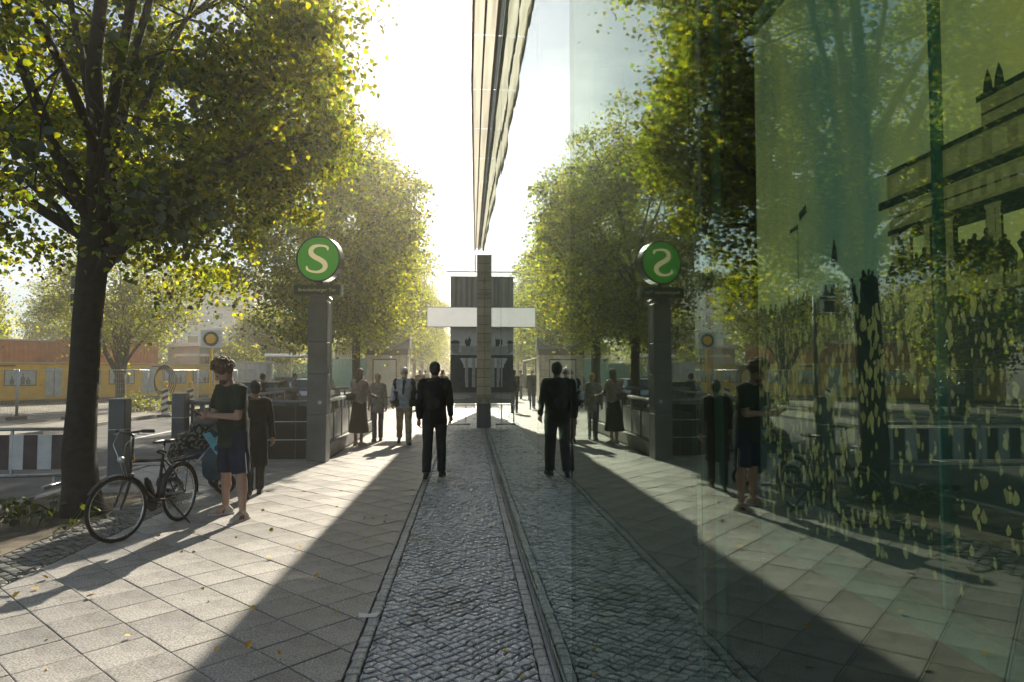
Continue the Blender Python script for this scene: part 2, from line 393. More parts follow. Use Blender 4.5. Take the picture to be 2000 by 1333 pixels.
def paver(P, gap, bev, h, dome=0, low=-.013, tilt=0):
    """one paving piece as (verts, faces), origin at its own centre"""
    if area(P) < 0: P = P[::-1]
    n = len(P); cx = sum(p[0] for p in P)/n; cy_ = sum(p[1] for p in P)/n
    A = inset(P, gap); B = inset(P, gap+bev)
    tx, ty = rnd.uniform(-tilt, tilt), rnd.uniform(-tilt, tilt)
    Z = lambda p, z: z+(p[0]-cx)*tx+(p[1]-cy_)*ty
    vs = [(p[0]-cx, p[1]-cy_, low) for p in A]+[(p[0]-cx, p[1]-cy_, Z(p, h-bev*.6)) for p in A]+[(p[0]-cx, p[1]-cy_, Z(p, h)) for p in B]
    fs = [(i, (i+1) % n, n+(i+1) % n, n+i) for i in range(n)]+[(n+i, n+(i+1) % n, 2*n+(i+1) % n, 2*n+i) for i in range(n)]
    if dome: vs.append((0, 0, h+dome)); fs += [(2*n+i, 2*n+(i+1) % n, 3*n) for i in range(n)]
    else: fs.append(tuple(range(2*n, 3*n)))
    return (cx, cy_), vs, fs
def lay(pieces, name, mat, parent, key, stuffname, most=300):
    """pieces: list of ((cx,cy),verts,faces); the ones that show largest become objects of their own"""
    pieces = sorted(pieces, key=key); rest = MB()
    for i, ((cx, cy_), vs, fs) in enumerate(pieces):
        if i < most:
            me = bpy.data.meshes.new(name); me.from_pydata(vs, [], fs); me.materials.append(mat); link_mesh(name, me, None, parent, (cx, cy_, 0))
        else: rest.add([(v[0]+cx, v[1]+cy_, v[2]) for v in vs], fs)
    if rest.v: meta(rest.build(stuffname, mat, parent), kind='stuff')
def view_key(p):
    (x, y) = p[0]
    if y < 2.9 or x/y < -.72: return 1000+math.hypot(x, y)
    return math.hypot(x, y)
# diagonal slabs, 35 cm
S = .35; u = Vector((math.cos(R(45)), math.sin(R(45)))); v = Vector((-u.y, u.x)); slabs = []
regs = [(-3.55, -.66, 1.2, 9.6), (-5.5, -.66, 9.6, 13.05), (-2.56, -.66, 13.05, 19.9), (-5.5, -.66, 19.9, 44)]
rowoff = {i: rnd.choice((0, 0, .5, .5, .12, .42)) for i in range(-200, 200)}
for i in range(-20, 110):
    for j in range(-110, 110):
        jj = j+rowoff[i]*.0 + (.5 if i % 2 else 0)*0 + rowoff[i]*.12
        q = [(u*(i+a)+v*(jj+b))*S for a, b in ((0, 0), (1, 0), (1, 1), (0, 1))]
        q = [(p.x, p.y) for p in q]
        cx_, cy_ = sum(p[0] for p in q)/4, sum(p[1] for p in q)/4
        if not (-6 < cx_ < 0 and 1 < cy_ < 45): continue
        for rg in regs:
            P = clip(q, *rg)
            if len(P) > 2 and abs(area(P)) > .004:
                slabs.append(paver(P, rnd.uniform(.0022, .0045), .004, rnd.uniform(-.002, .002), tilt=.004))
lay(slabs, 'slab', M['slab'], sidewalk, view_key, 'slab_field')
# mosaic of small granite cobbles laid on the diagonal
def mosaic(x0, x1, y0, y1, s, gap, seed, amp=.012):
    r_ = random.Random(seed); n = int((x1-x0+y1-y0)/s*1.0)+8; out = []; cache = {}
    o = Vector((x0, y0)); a1 = Vector((math.cos(R(40)), math.sin(R(40)))); a2 = Vector((-math.sin(R(47)), math.cos(R(47))))
    def V(i, j):
        if (i, j) not in cache:
            p = o+a1*(i*s*1.12)+a2*(j*s)
            wv = .025*math.sin(p.y*3.1+p.x*2+seed)
            cache[(i, j)] = (p.x+wv+r_.uniform(-amp, amp), p.y+.02*math.sin(p.x*7+p.y*1.3)+r_.uniform(-amp, amp))
        return cache[(i, j)]
    for i in range(-n, n):
        for j in range(-n, n):
            p = o+a1*(i*s*1.12)+a2*(j*s)
            if not (x0-.15 < p.x < x1+.15 and y0-.15 < p.y < y1+.15): continue
            q = [V(i, j), V(i+1, j), V(i+1, j+1), V(i, j+1)]
            P = clip(q, x0, x1, y0, y1)
            if len(P) > 2 and abs(area(P)) > .00025: out.append(paver(P, gap+r_.uniform(0, .0025), .007, r_.uniform(-.004, .004), .0035, tilt=.05))
    return out
cob = empty('cobble_strip', (0, 0, 0), kind='structure')
stones = mosaic(-.572, .398, 2.2, 30.5, .060, .0035, 3)
lay(stones, 'cobblestone', M['cobble'], cob, view_key, 'cobble_field')
bs = []
for bx0, bx1 in ((-.655, -.575), (.398, .474), (-.745, -.665)):
    y = 2.2
    if bx0 < -.7: continue
    while y < 44:
        l = rnd.uniform(.07, .12); q = [(bx0+rnd.uniform(-.006, .006), y), (bx1+rnd.uniform(-.006, .006), y), (bx1+rnd.uniform(-.006, .006), y+l), (bx0+rnd.uniform(-.006, .006), y+l)]
        bs.append(paver(q, .004, .008, rnd.uniform(0, .004), .002, tilt=.03)); y += l
lay(bs, 'border_stone', M['border'], cob, view_key, 'border_row', 200)
verge = empty('verge_paving', (0, 0, 0), kind='structure')
lay(mosaic(-4.15, -3.56, 1.5, 9.6, .07, .004, 9), 'verge_cobble', M['vergestone'], verge, view_key, 'verge_cobble_field', 200)
meta(MB().box((-4.85, 5.4, -.008), (1.38, 8.6, .016)).build('tree_pit', M['dirt']), kind='structure')
meta(MB().box((-4.3, 12.7, .006), (3.3, .62, .02), bev=.004).build('entrance_slab', M['kerb']), kind='structure')
# steel channel along the foot of the glass
MB().box((.487, 14, -.006), (.022, 33, .014)).build('channel_grout', M['kerb'], cob)
gut = MB(); gut.box((.4965, 14, .012), (.004, 33, .036)); meta(gut.build('floor_channel', M['steel']), kind='structure')
lines = MB()
for i in range(12): lines.box((-8.7, 14+i*6, -.121), (.12, 3, .004))
meta(lines.build('lane_marking', M['white']), kind='structure')

# ---------------------------------------------------------------- glass building on the right
gb = empty('glass_building', (.5, 14, 0), label='long glass-fronted building mirroring the street, stone-coloured roof edge above', cat='building')
ox, oy = .5, 14.0
def gl(name, mb, mat, **k):
    mb.v = [(a-ox, b-oy, c) for a, b, c in mb.v]; return mb.build(name, mat, gb, **k)
joints = [-2.23, -.40, 1.43, 3.27, 4.87, 6.47, 8.3, 10.1, 11.9, 13.7, 15.5, 17.4, 19.85]
twist = {1: 1.0, 2: .12, 3: .30, 4: .22, 5: .1, 6: -.1, 7: .12, 8: -.06, 9: .05, 10: 0, 11: 0}
for i in range(len(joints)-1):
    y0, y1 = joints[i]+.006, joints[i+1]-.006; l = y1-y0
    me = MB().box((0, 0, 3.41), (.012, l, 6.76)).mesh('glass_pane')
    link_mesh('glass_pane', me, M['glassteal' if i in (0, 1, 2) else 'glass'], gb, (.007, (y0+y1)/2-oy, 0), (0, 0, R(twist.get(i, 0))))
    gl('glass_seal', MB().box((.512, joints[i+1], 3.4), (.022, .022 if i == 1 else .010, 6.76)), M['black'])
    if i == 1: gl('glass_edge', MB().box((.535, joints[i+1]+.002, 3.4), (.02, .016, 6.76)), M['edge'])
for y in (21.9, 24, 26.1, 28.2):
    link_mesh('glass_pane', MB().box((0, 0, 3.41), (.012, 2.08, 6.76)).mesh('glass_pane'), M['glass'], gb, (.007, y-.9-oy, 0))
gl('roof_slab', MB().prism([(.56, -6), (.56, 28.8), (9, 28.8), (9, -6)], 'Z', 6.82, 7.25), M['cream'], fix=True)
for k in range(17):
    y0, y1 = -6+k*2.05, -6+k*2.05+2.03; e = lambda y: .09 if y < 12 else .09+(y-12)/16.8*.24
    gl('canopy_glow_glass', MB().add([(e(y0), y0, 6.86), (e(y1), y1, 6.86), (.56, y1, 6.86), (.56, y0, 6.86)], [(0, 1, 2, 3)]), M['frosted'])  # translucent so the sun glows through, standing in for flare on the overhang
gl('roof_fascia', MB().prism([(.06, -6), (.06, 12), (.30, 28.85), (.34, 28.85), (.098, 12), (.098, -6)], 'Z', 6.74, 6.90), M['cream'], fix=True)
for k, (dx, z, t) in enumerate(((.26, 6.80, .03), (.44, 6.80, .05))):
    gl('soffit_rail', MB().prism([(dx-.02, -6), (dx-.02, 12), (dx*.55+.2, 28.7), (dx*.55+.2+t, 28.7), (dx-.02+t, 12), (dx-.02+t, -6)], 'Z', z-.05, 6.818), M['cream'] if k % 2 else M['greypanel'], fix=True)
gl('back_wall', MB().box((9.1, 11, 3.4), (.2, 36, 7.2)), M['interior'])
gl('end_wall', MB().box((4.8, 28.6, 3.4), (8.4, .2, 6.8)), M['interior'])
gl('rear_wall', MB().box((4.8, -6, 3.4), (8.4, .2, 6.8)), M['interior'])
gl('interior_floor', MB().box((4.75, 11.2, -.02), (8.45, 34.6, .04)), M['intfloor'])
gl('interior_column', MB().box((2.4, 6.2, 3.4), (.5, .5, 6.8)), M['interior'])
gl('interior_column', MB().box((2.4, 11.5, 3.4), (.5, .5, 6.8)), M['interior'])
gl('dark_post', MB().box((.585, 1.495, 3.4), (.07, .16, 6.76)), M['darksteel'])
# stone pier at the end of the near glass
pr = empty('stone_pier', (.4, 20.0, 0), label='tall beige stone-tiled pier standing against the glass front', cat='pier')
MB().box((0, 0, 2.45), (.19, .29, 4.9)).build('core', M['joint'], pr)
for k in range(17):
    for face in range(1):
        z = .70+k*.256
        if z < 4.9: MB().box((-.004, 0, z+.124), (.212, .312, .246), bev=.006).build('stone_tile', M['tile'], pr)
MB().box((0, 0, .34), (.22, .32, .68), bev=.005).build('plinth', M['steel'], pr)
# ---------------------------------------------------------------- mural behind the glass (flat print on display panels)
def flat(polys, x, name, mat, parent):
    """polygons in (y, z) on a plane facing -X"""
    mb = MB()
    for P in polys: mb.add([(x, p[0], p[1]) for p in P], [tuple(range(len(P)))])
    return mb.build(name, mat, parent)
def glow_print(name, col, e, scale=2, var=.25):  # emission added to brighten the print behind the glass, no lamp behind it
    m = simple(name, col, .6, var=var, scale=scale); b = m.node_tree.nodes['Principled BSDF']; b.inputs['Emission Color'].default_value = (*col, 1); b.inputs['Emission Strength'].default_value = e; return m
M['mural'] = glow_print('mural_olive_print', (.27, .235, .06), .40, 1.2)
def sky_and_reflection():
    x = NT('mural_sky_and_reflection'); tc_ = x.new('ShaderNodeTexCoord'); sp = x.new('ShaderNodeSeparateXYZ'); x.link(tc_.outputs['Object'], sp.inputs[0])
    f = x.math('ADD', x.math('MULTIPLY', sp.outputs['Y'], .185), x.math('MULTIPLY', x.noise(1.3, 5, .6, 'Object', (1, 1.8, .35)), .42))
    c = x.ramp(f, [(.30, (.22, .185, .05)), (.58, (.15, .155, .055)), (.72, (.05, .085, .062)), (.84, (.12, .13, .055)), (1.0, (.02, .05, .042))])  # olive is print; teal band and dark far end are painted-in reflections
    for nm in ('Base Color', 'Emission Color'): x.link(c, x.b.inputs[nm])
    x.b.inputs['Emission Strength'].default_value = .60; x.b.inputs['Roughness'].default_value = .6; return x.m  # same added emission as the other prints
M['mural'] = sky_and_reflection()
M['muralmid'] = glow_print('mural_mid_print', (.085, .085, .038), .42, 9, .5)
M['muraldark'] = glow_print('mural_dark_print', (.010, .018, .016), .3, 3)
M['murallight'] = glow_print('mural_light_print', (.115, .115, .05), .42, 8)
mu = empty('photo_mural', (2.1, 2.2, 0), label='olive photo mural of a crowd before a columned gateway, shown behind the glass', cat='mural')
mu.location = (0, 0, 0)
XM = 1.60
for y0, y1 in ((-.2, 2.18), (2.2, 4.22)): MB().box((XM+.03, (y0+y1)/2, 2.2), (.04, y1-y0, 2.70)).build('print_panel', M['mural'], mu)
MB().box((XM, 2.19, 2.2), (.05, .016, 2.74)).build('panel_edge', M['edge'], mu)
MB().box((XM, 2.0, .815), (.13, 4.5, .09)).build('lower_rail', M['edge'], mu)
MB().box((XM-.01, 2.0, 3.56), (.08, 4.5, .05)).build('upper_rail', M['edge'], mu)
X1, X2, X3 = XM+.006, XM+.002, XM-.002
# gateway silhouette: y runs away from the viewer, so the left end of the print is at large y
E_ = -.18
def rc(y, z0, z1, y2=E_): return [(y, z0), (y2, z0), (y2, z1), (y, z1)]
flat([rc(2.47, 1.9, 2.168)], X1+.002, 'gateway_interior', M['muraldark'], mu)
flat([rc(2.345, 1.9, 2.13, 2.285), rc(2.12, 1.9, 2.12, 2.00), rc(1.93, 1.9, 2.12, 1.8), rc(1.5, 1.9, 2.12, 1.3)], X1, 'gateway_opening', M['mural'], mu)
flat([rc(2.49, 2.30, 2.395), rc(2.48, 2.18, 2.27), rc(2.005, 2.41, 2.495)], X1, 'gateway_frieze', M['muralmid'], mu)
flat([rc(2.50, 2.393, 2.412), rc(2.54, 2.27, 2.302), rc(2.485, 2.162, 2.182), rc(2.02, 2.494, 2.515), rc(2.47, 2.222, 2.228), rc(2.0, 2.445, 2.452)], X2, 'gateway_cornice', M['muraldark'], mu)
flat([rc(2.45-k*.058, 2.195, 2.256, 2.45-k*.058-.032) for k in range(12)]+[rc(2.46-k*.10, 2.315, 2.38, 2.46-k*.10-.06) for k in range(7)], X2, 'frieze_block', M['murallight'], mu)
cols = []
for yc, w_ in ((2.445, .020), (2.375, .020), (2.265, .016), (2.225, .014), (2.155, .020), (1.975, .020), (1.945, .012)): cols.append([(yc+w_, 1.9), (yc-w_, 1.9), (yc-w_*.85, 2.145), (yc-w_*1.4, 2.165), (yc+w_*1.4, 2.165), (yc+w_*.85, 2.145)])
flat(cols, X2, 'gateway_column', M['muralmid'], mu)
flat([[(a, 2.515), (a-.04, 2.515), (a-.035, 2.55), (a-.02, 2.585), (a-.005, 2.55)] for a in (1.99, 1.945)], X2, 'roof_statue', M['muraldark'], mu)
# crowd: dark ground and rows of standing figures
def figure(y, z, h, r_):
    w_ = h*.19; l = r_.uniform(-.03, .03)
    return [[(y+w_*.5, z), (y-w_*.45, z), (y-w_*.8, z+h*.5), (y-w_+l, z+h*.78), (y-w_*.3+l, z+h*.84), (y+w_*.3+l, z+h*.84), (y+w_+l, z+h*.76), (y+w_*.75, z+h*.45)],
            [(y+l+w_*.42*math.cos(a), z+h*.915+h*.085*math.sin(a)) for a in [k*PI/3 for k in range(6)]]]
r_ = random.Random(5)
top = lambda y: 2.06+.03*math.sin(y*3.7) - max(0, y-3.0)*.13
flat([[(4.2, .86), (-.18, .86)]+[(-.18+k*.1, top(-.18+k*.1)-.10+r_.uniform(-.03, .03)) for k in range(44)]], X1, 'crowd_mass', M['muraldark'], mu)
Fd, Fl, Fm = [], [], []
for k in range(150):
    y = r_.uniform(1.7, 4.15); Fd += figure(y, top(y)-.14, r_.uniform(.08, .15), r_)
for k in range(1150):
    y = r_.uniform(1.75, 4.15); t = r_.random()**.8; z = .90+t*(top(y)-1.03); h = r_.uniform(.022, .050)*(.75 if y < 2.3 else 1)
    if y < 2.6 and z < 1.45 and r_.random() < .6: continue
    ph_ = r_.uniform(0, 6); P = [[(y+h*.30*math.cos(a)*(1+.35*math.sin(2*a+ph_)), z+h*.62*math.sin(a)*(1+.25*math.cos(3*a+ph_))) for a in [q_*PI/5 for q_ in range(10)]]]
    if r_.random() < .3: P.append([(y+h*.22*math.cos(a)+h*.1, z+h*.85+h*.2*math.sin(a)) for a in [q_*PI/4 for q_ in range(8)]])
    (Fl if r_.random() < .5 else Fm).extend(P)
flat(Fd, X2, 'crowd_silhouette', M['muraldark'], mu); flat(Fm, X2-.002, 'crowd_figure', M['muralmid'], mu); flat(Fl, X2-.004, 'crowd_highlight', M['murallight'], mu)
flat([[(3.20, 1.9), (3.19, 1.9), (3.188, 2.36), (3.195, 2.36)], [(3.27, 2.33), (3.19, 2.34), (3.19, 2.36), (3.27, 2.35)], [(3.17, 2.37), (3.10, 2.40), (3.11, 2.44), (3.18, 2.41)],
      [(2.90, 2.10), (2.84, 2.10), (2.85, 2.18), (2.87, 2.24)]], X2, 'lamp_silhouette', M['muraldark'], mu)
# ---------------------------------------------------------------- trees
def leaves_mesh(name, pts, size, rich, seed, droop=.5):
    """pts: Nx3 leaf positions; each leaf a folded blade with its own tilt"""
    r_ = np.random.default_rng(seed); n = len(pts)
    nrm = r_.normal(size=(n, 3)); nrm[:, 2] = np.abs(nrm[:, 2])*.7+.25; nrm /= np.linalg.norm(nrm, axis=1)[:, None]
    t = r_.normal(size=(n, 3)); t[:, 2] -= droop; t -= nrm*(t*nrm).sum(1)[:, None]; t /= np.linalg.norm(t, axis=1)[:, None]
    b = np.cross(nrm, t); s = size*r_.uniform(.65, 1.25, n)[:, None]
    if rich:   # base, two shoulders, two flanks, tip: heart-shaped blade with a fold
        vs = np.stack([pts, pts+t*s*.12+b*s*.38+nrm*s*.10, pts+t*s*.55+b*s*.42+nrm*s*.14, pts+t*s*1.08-nrm*s*.08, pts+t*s*.55-b*s*.42+nrm*s*.14, pts+t*s*.12-b*s*.38+nrm*s*.10], 1).reshape(-1, 3)
        k = 6; quads = [(0, 1, 2, 3), (0, 3, 4, 5)]
    else:
        vs = np.stack([pts, pts+t*s*.5+b*s*.45+nrm*s*.12, pts+t*s*1.05, pts+t*s*.5-b*s*.45+nrm*s*.12], 1).reshape(-1, 3)
        k = 4; quads = [(0, 1, 2, 3)]
    base = (np.arange(n)*k)[:, None, None]; idx = (base+np.array(quads)[None]).reshape(-1).astype(np.int32)
    nf = n*len(quads)
    me = bpy.data.meshes.new(name); me.vertices.add(len(vs)); me.vertices.foreach_set('co', vs.astype(np.float32).ravel())
    me.loops.add(nf*4); me.loops.foreach_set('vertex_index', idx)
    me.polygons.add(nf); me.polygons.foreach_set('loop_start', np.arange(0, nf*4, 4, dtype=np.int32))
    try: me.polygons.foreach_set('loop_total', np.full(nf, 4, dtype=np.int32))
    except Exception: pass
    me.update(calc_edges=True); return me
def crown_pts(env, nclump, per, spread, seed, shell=.55):
    """leaf positions gathered in clumps through an ellipsoid crown: env = (cx,cy,cz,rx,ry,rz)"""
    r_ = np.random.default_rng(seed); C = []
    while len(C) < nclump:
        d = r_.normal(size=3); d /= np.linalg.norm(d); rr = r_.uniform(shell, 1)**.7
        wob = 1+.13*math.sin(3*math.atan2(d[1], d[0])+seed)+.12*math.sin(5*d[2]*2+seed*2)+r_.uniform(-.1, .08)
        p = np.array(env[:3])+d*rr*wob*np.array(env[3:])
        if d[2] < 0: p[2] += (1-math.hypot(d[0], d[1]))*env[5]*.2
        C.append(p)
    C = np.array(C); P = []
    for c in C:
        k = int(per*r_.uniform(.5, 1.5)); q = r_.normal(size=(k, 3))*np.array([spread, spread, spread*.55])*r_.uniform(.7, 1.3)
        q[:, 2] -= .25*(q[:, 0]**2+q[:, 1]**2)/spread*.8
        P.append(c+q)
    return C, np.concatenate(P)
def row_cull(tx):
    return lambda P: (P[:, 0]+tx-.2366*P[:, 2] < -2.85+.38*np.sin(P[:, 2]*2.3+P[:, 1]*1.7)+.2*np.sin(P[:, 1]*5)) & (P[:, 2] > 2.3+.3*np.sin(P[:, 0]*3)+.3*np.sin(P[:, 1]*2.3))  # leaves left out where their shadow would darken the pavement
def limbs(mb, trunk_top, C, n_main, r0, seed, nsub=70):
    r_ = random.Random(seed); T = Vector(trunk_top[0]); idx = list(range(len(C))); r_.shuffle(idx)
    mains = []
    for i in idx[:n_main]:
        e = Vector(C[i]); s = T+Vector((0, 0, r_.uniform(-.5, .9))); 
        mid = s.lerp(e, .45)+Vector((r_.uniform(-.15, .15), r_.uniform(-.15, .15), .35+r_.uniform(0, .3)))
        pts = [s, s.lerp(mid, .5)+Vector((0, 0, .1)), mid, mid.lerp(e, .5)+Vector((r_.uniform(-.1, .1), r_.uniform(-.1, .1), .1)), e]
        rr = r0*r_.uniform(.28, .55); mb.tube(pts, [rr, rr*.85, rr*.6, rr*.38, .012], 7); mains.append((pts, rr))
    for i in idx[n_main:n_main+nsub]:
        e = Vector(C[i]); best = min(((p, rr) for pts, rr in mains for p in pts[1:4]), key=lambda q: (q[0]-e).length)
        s = best[0]; mid = s.lerp(e, .5)+Vector((r_.uniform(-.12, .12), r_.uniform(-.12, .12), .12))
        mb.tube([s, mid, e], [best[1]*.3, best[1]*.2, .008], 5)
def make_tree(name, loc, trunk, env, nclump, per, spread, lsize, rich, seed, mat, label, group, nmain=10, forks=None, r0=.2, cull=None):
    t = empty(name, loc, 0, label, 'tree', group)
    mb = MB(); mb.tube([p for p, r_ in trunk], [r_ for p, r_ in trunk], 14)
    tk = mb.build('trunk', M['bark'], t, smooth=True)
    C, P = crown_pts(env, nclump, per, spread, seed)
    lb = MB()
    for f in (forks or []): lb.tube([p for p, r_ in f], [r_ for p, r_ in f], 9)
    top = trunk[-1]; limbs(lb, top, C, nmain, min(top[1]*1.3, .15), seed)
    lb.build('limb', M['bark'], t, smooth=True)
    if cull is not None: P = P[cull(P)]
    me = leaves_mesh('crown', P, lsize, rich, seed); me.materials.append(mat)
    c = link_mesh('crown', me, None, t); c['kind'] = 'stuff'
    return t, C, P
# the near street tree: forked high, crown hanging over the pavement and towards the viewer
TX, TY = -4.42, 8.25
near_trunk = [((0.02, 0, -.1), .29), ((0, 0, .10), .225), ((-.02, 0, .35), .190), ((-.05, 0, .7), .178), ((-.03, 0, 1.2), .160), ((-.02, .01, 1.7), .155), ((0, 0, 2.2), .155), ((.04, 0, 2.8), .160), ((.07, 0, 3.4), .155)]
forks = [[((.06, 0, 3.2), .13), ((.04, .05, 4.2), .11), ((.0, 0, 5.2), .09), ((.1, 0, 6.6), .06), ((.2, .2, 8.6), .03)],
         [((.04, 0, 3.4), .10), ((-.34, -.1, 4.2), .075), ((-.75, -.2, 5.3), .055), ((-1.0, -.3, 6.6), .04), ((-1.2, -.2, 8), .02)],
         [((.07, 0, 3.7), .08), ((.30, .05, 4.6), .06), ((.50, 0, 5.6), .045), ((.9, .1, 7.4), .03)],
         [((.05, 0, 2.75), .10), ((.45, -.1, 3.15), .08), ((1.1, -.3, 3.75), .055), ((2.1, -.5, 4.2), .03), ((2.7, -.6, 4.3), .012)],
         [((0, 0, 3.2), .08), ((-.7, .2, 3.6), .06), ((-1.6, .4, 4.2), .04), ((-2.6, .5, 4.4), .015)],
         [((0, 0, 3.0), .07), ((.3, .8, 3.4), .05), ((.8, 1.8, 3.9), .03), ((1.0, 2.6, 4.1), .012)]]
def near_cull(P):
    # leave out leaves that would shade the pavement or hide the sign and fork
    x, y, z = P[:, 0]+TX, P[:, 1]+TY, P[:, 2]
    keep = z > 2.35+.3*np.sin(x*3)+.25*np.sin(y*2.3)
    keep &= (x-.2366*z < -2.55) | (y-1.48*z < 1.0)          # no leaves whose shadow would fall on the pavement
    keep &= ~((x/np.maximum(y, .1) > -.30) & (z < 1.65+.215*y+.12*np.sin(9*x))) # clear of the station sign
    r_ = np.random.default_rng(9).random(len(x)); q = x/np.maximum(y, .1)
    keep &= ~((y < TY+.2) & (np.abs(q+.56+.012*np.sin(z*4)) < .05) & (r_ < .94))   # bare in front of the trunk and its fork
    keep &= ~((y < TY-.3) & (q < -.40) & (r_ < .55))
    return keep & (y > 4.9)
nt_, C1, P1 = make_tree('street_tree', (TX, TY, 0), near_trunk, (.10, .1, 6.1, 3.05, 3.6, 3.7), 560, 275, .22, .060, True, 11, M['leaf'],
          'large dark-trunked linden in the left foreground, forking high above the bicycle', 'linden trees along the pavement', nmain=9, forks=forks, cull=near_cull)
# the leaves that show largest, one by one
W = P1+np.array([TX, TY, 0]); d = np.linalg.norm(W-np.array([0, 0, 1.65]), axis=1); az = np.abs(W[:, 0]/np.maximum(W[:, 1], .1))
cand = np.where((az < .75) & ((W[:, 2]-1.65)/np.maximum(W[:, 1], .1) < .6))[0]; cand = cand[np.argsort(d[cand])][:290]
lm = []
for k in range(6):
    m_ = leaves_mesh('leaf', np.zeros((1, 3)), .085, True, 100+k); m_.materials.append(M['leaf']); lm.append(m_)
for k, i in enumerate(cand):
    link_mesh('leaf', lm[k % 6], None, nt_, tuple(P1[i]+rng.normal(size=3)*.06), (rnd.uniform(-.6, .6), rnd.uniform(-.6, .6), rnd.uniform(0, 6.28)))
# mid-size street trees: three variants, then copies
row_trunk = [((0, 0, -.1), .26), ((0, 0, .3), .19), ((.04, 0, 1.5), .165), ((.02, 0, 2.6), .16), ((.06, 0, 3.4), .15), ((.05, 0, 4.2), .11)]
env = (0, 0, 5.9, 2.75, 2.8, 3.75)
v1, _, _ = make_tree('street_tree', (-4.5, 21.6, 0), row_trunk, (.25, 0, 5.8, 3.0, 2.8, 3.9), 230, 185, .31, .105, False, 21, M['leaf'], 'linden with a dark trunk just beyond the railed station stairs, behind the sign pillar', 'linden trees along the pavement', cull=row_cull(-4.5))
v2, _, _ = make_tree('street_tree', (-4.5, 28.0, 0), row_trunk, env, 200, 165, .33, .115, False, 22, M['leaf'], 'linden whose dark trunk stands between the stairs and the rolled-roof kiosk', 'linden trees along the pavement', cull=row_cull(-4.5))
v3, _, _ = make_tree('street_tree', (-5.0, 37.5, 0), row_trunk, env, 180, 130, .38, .135, False, 23, M['leaf'], 'sunlit linden just behind the rolled-roof kiosk', 'linden trees along the pavement', cull=row_cull(-5.0))
pl = [(-5.0, 46, 'sunlit linden second beyond the kiosk on the pavement side'), (-5.0, 55, 'linden third beyond the kiosk, above the far walkers'), (-5, 65, 'linden fourth beyond the kiosk near the far end of the street'), (-5, 77, 'linden fifth beyond the kiosk, small in the distance'), (-5, 90, 'smallest and farthest linden of the pavement row')]
for k, (x, y, lb_) in enumerate(pl): copy_tree((v3, v2, v1)[k % 3], None, lb_, (x, y, 0), rnd.uniform(0, 6), (1, 1, rnd.uniform(.9, 1.08)))
# the median: forked tree, pale trees behind the building site, trees off to the left seen in the glass
fk_trunk = [((0, 0, -.1), .26), ((.02, 0, .5), .22), ((0, 0, 1.1), .22), ((-.02, 0, 1.55), .24)]
fk_f = [[((0, 0, 1.4), .17), ((-.35, 0, 1.9), .13), ((-.75, 0, 2.6), .11), ((-.95, 0, 3.4), .09), ((-1.1, 0, 5), .04)], [((.05, 0, 1.5), .15), ((.02, 0, 2.3), .12), ((-.25, 0, 3.4), .09), ((-.2, 0, 5), .04)], [((.1, 0, 1.5), .13), ((.25, 0, 2.4), .11), ((.35, 0, 3.4), .09), ((.6, 0, 5), .04)]]
mt, _, _ = make_tree('median_tree', (-16.6, 34, 0), fk_trunk, (-.2, 0, 5.3, 3.4, 3.2, 2.6), 150, 110, .45, .13, False, 31, M['leafpale'], 'low three-forked tree on the building site behind the mesh fence', 'trees across the road', nmain=9, forks=fk_f)
mp_, _, _ = make_tree('median_tree', (-14.2, 50, 0), row_trunk, (0, 0, 4.0, 2.2, 2.2, 2.4), 150, 100, .5, .16, False, 33, M['leafpale'], 'pale sunlit tree beyond the yellow hoarding, right of the grey house', 'trees across the road')
far = [(-25, 52, 'pale tree left of the grey house, above the orange container'), (-31, 44, 'broad tree behind the left end of the yellow hoarding'), (-15.5, 60, 'far pale tree behind the bus shelter'), (-12.6, 74, 'distant pale tree seen under the crowns beside the far trunks'), (-24.5, 31, 'tree at the left edge above the yellow hoarding'),
       (-14.5, 16.5, 'tree across the road behind the near linden trunk'), (-22, 19.5, 'tree off to the left, seen only in the glass'), (-12.2, 90, 'last tree on the far side of the road'), (-34, 60, 'tall tree far behind the site container'), (-18, 10, 'leftmost tree, seen in the mirror of the near pane'), (-29, 24, 'tree beyond the left edge of the site, caught in the glass')]
for k, (x, y, lb_) in enumerate(far): copy_tree((mp_, mp_, v3)[k % 3] if k not in (5, 9) else v2, None, lb_, (x, y, 0), rnd.uniform(0, 6), (1.05, 1.05, rnd.uniform(.95, 1.25)) if k != 3 else (.8, .8, .8))
for o in bpy.data.objects:
    if o.get('category') == 'tree' and o.location.x < -10: o['group'] = 'trees across the road'
# bushes and the far wood
def bush(loc, rx, rz, n, label, mat='leafpale', size=.12, seed=1):
    t = empty('bush', loc, 0, label, 'bush', 'bushes on the building site')
    C, P = crown_pts((0, 0, rz*.9, rx, rx, rz), int(n/60), 60, .3, seed, .3)
    me = leaves_mesh('foliage', P, size, False, seed); me.materials.append(M[mat]); c = link_mesh('foliage', me, None, t); c['kind'] = 'stuff'
    st = MB()
    for k in range(5): a = k*1.3; st.tube([(0, 0, 0), (math.cos(a)*rx*.4, math.sin(a)*rx*.4, rz*.9)], [.03, .01], 5)
    st.build('stem', M['bark'], t)['kind'] = 'stuff'
bush((-13.4, 43, 0), 1.2, 1.0, 2600, 'low sunlit bush behind the white hoarding', seed=3)
bush((-14.2, 44.5, 0), 1.5, 1.9, 4800, 'tall bush right of the round lamp board', seed=4)
bush((-12.9, 31.5, 0), .7, .35, 1400, 'scrubby low bush on the site by the amber lamps', size=.08, seed=5)
bush((-14.6, 31.5, 0), .8, .3, 1200, 'scrubby weeds below the cable coil', size=.08, seed=6)
C, P = crown_pts((-8, 125, 4.5, 60, 6, 5.5), 420, 40, 1.3, 77, .2); me = leaves_mesh('far_wood', P, .6, False, 5); me.materials.append(M['leafpale'])
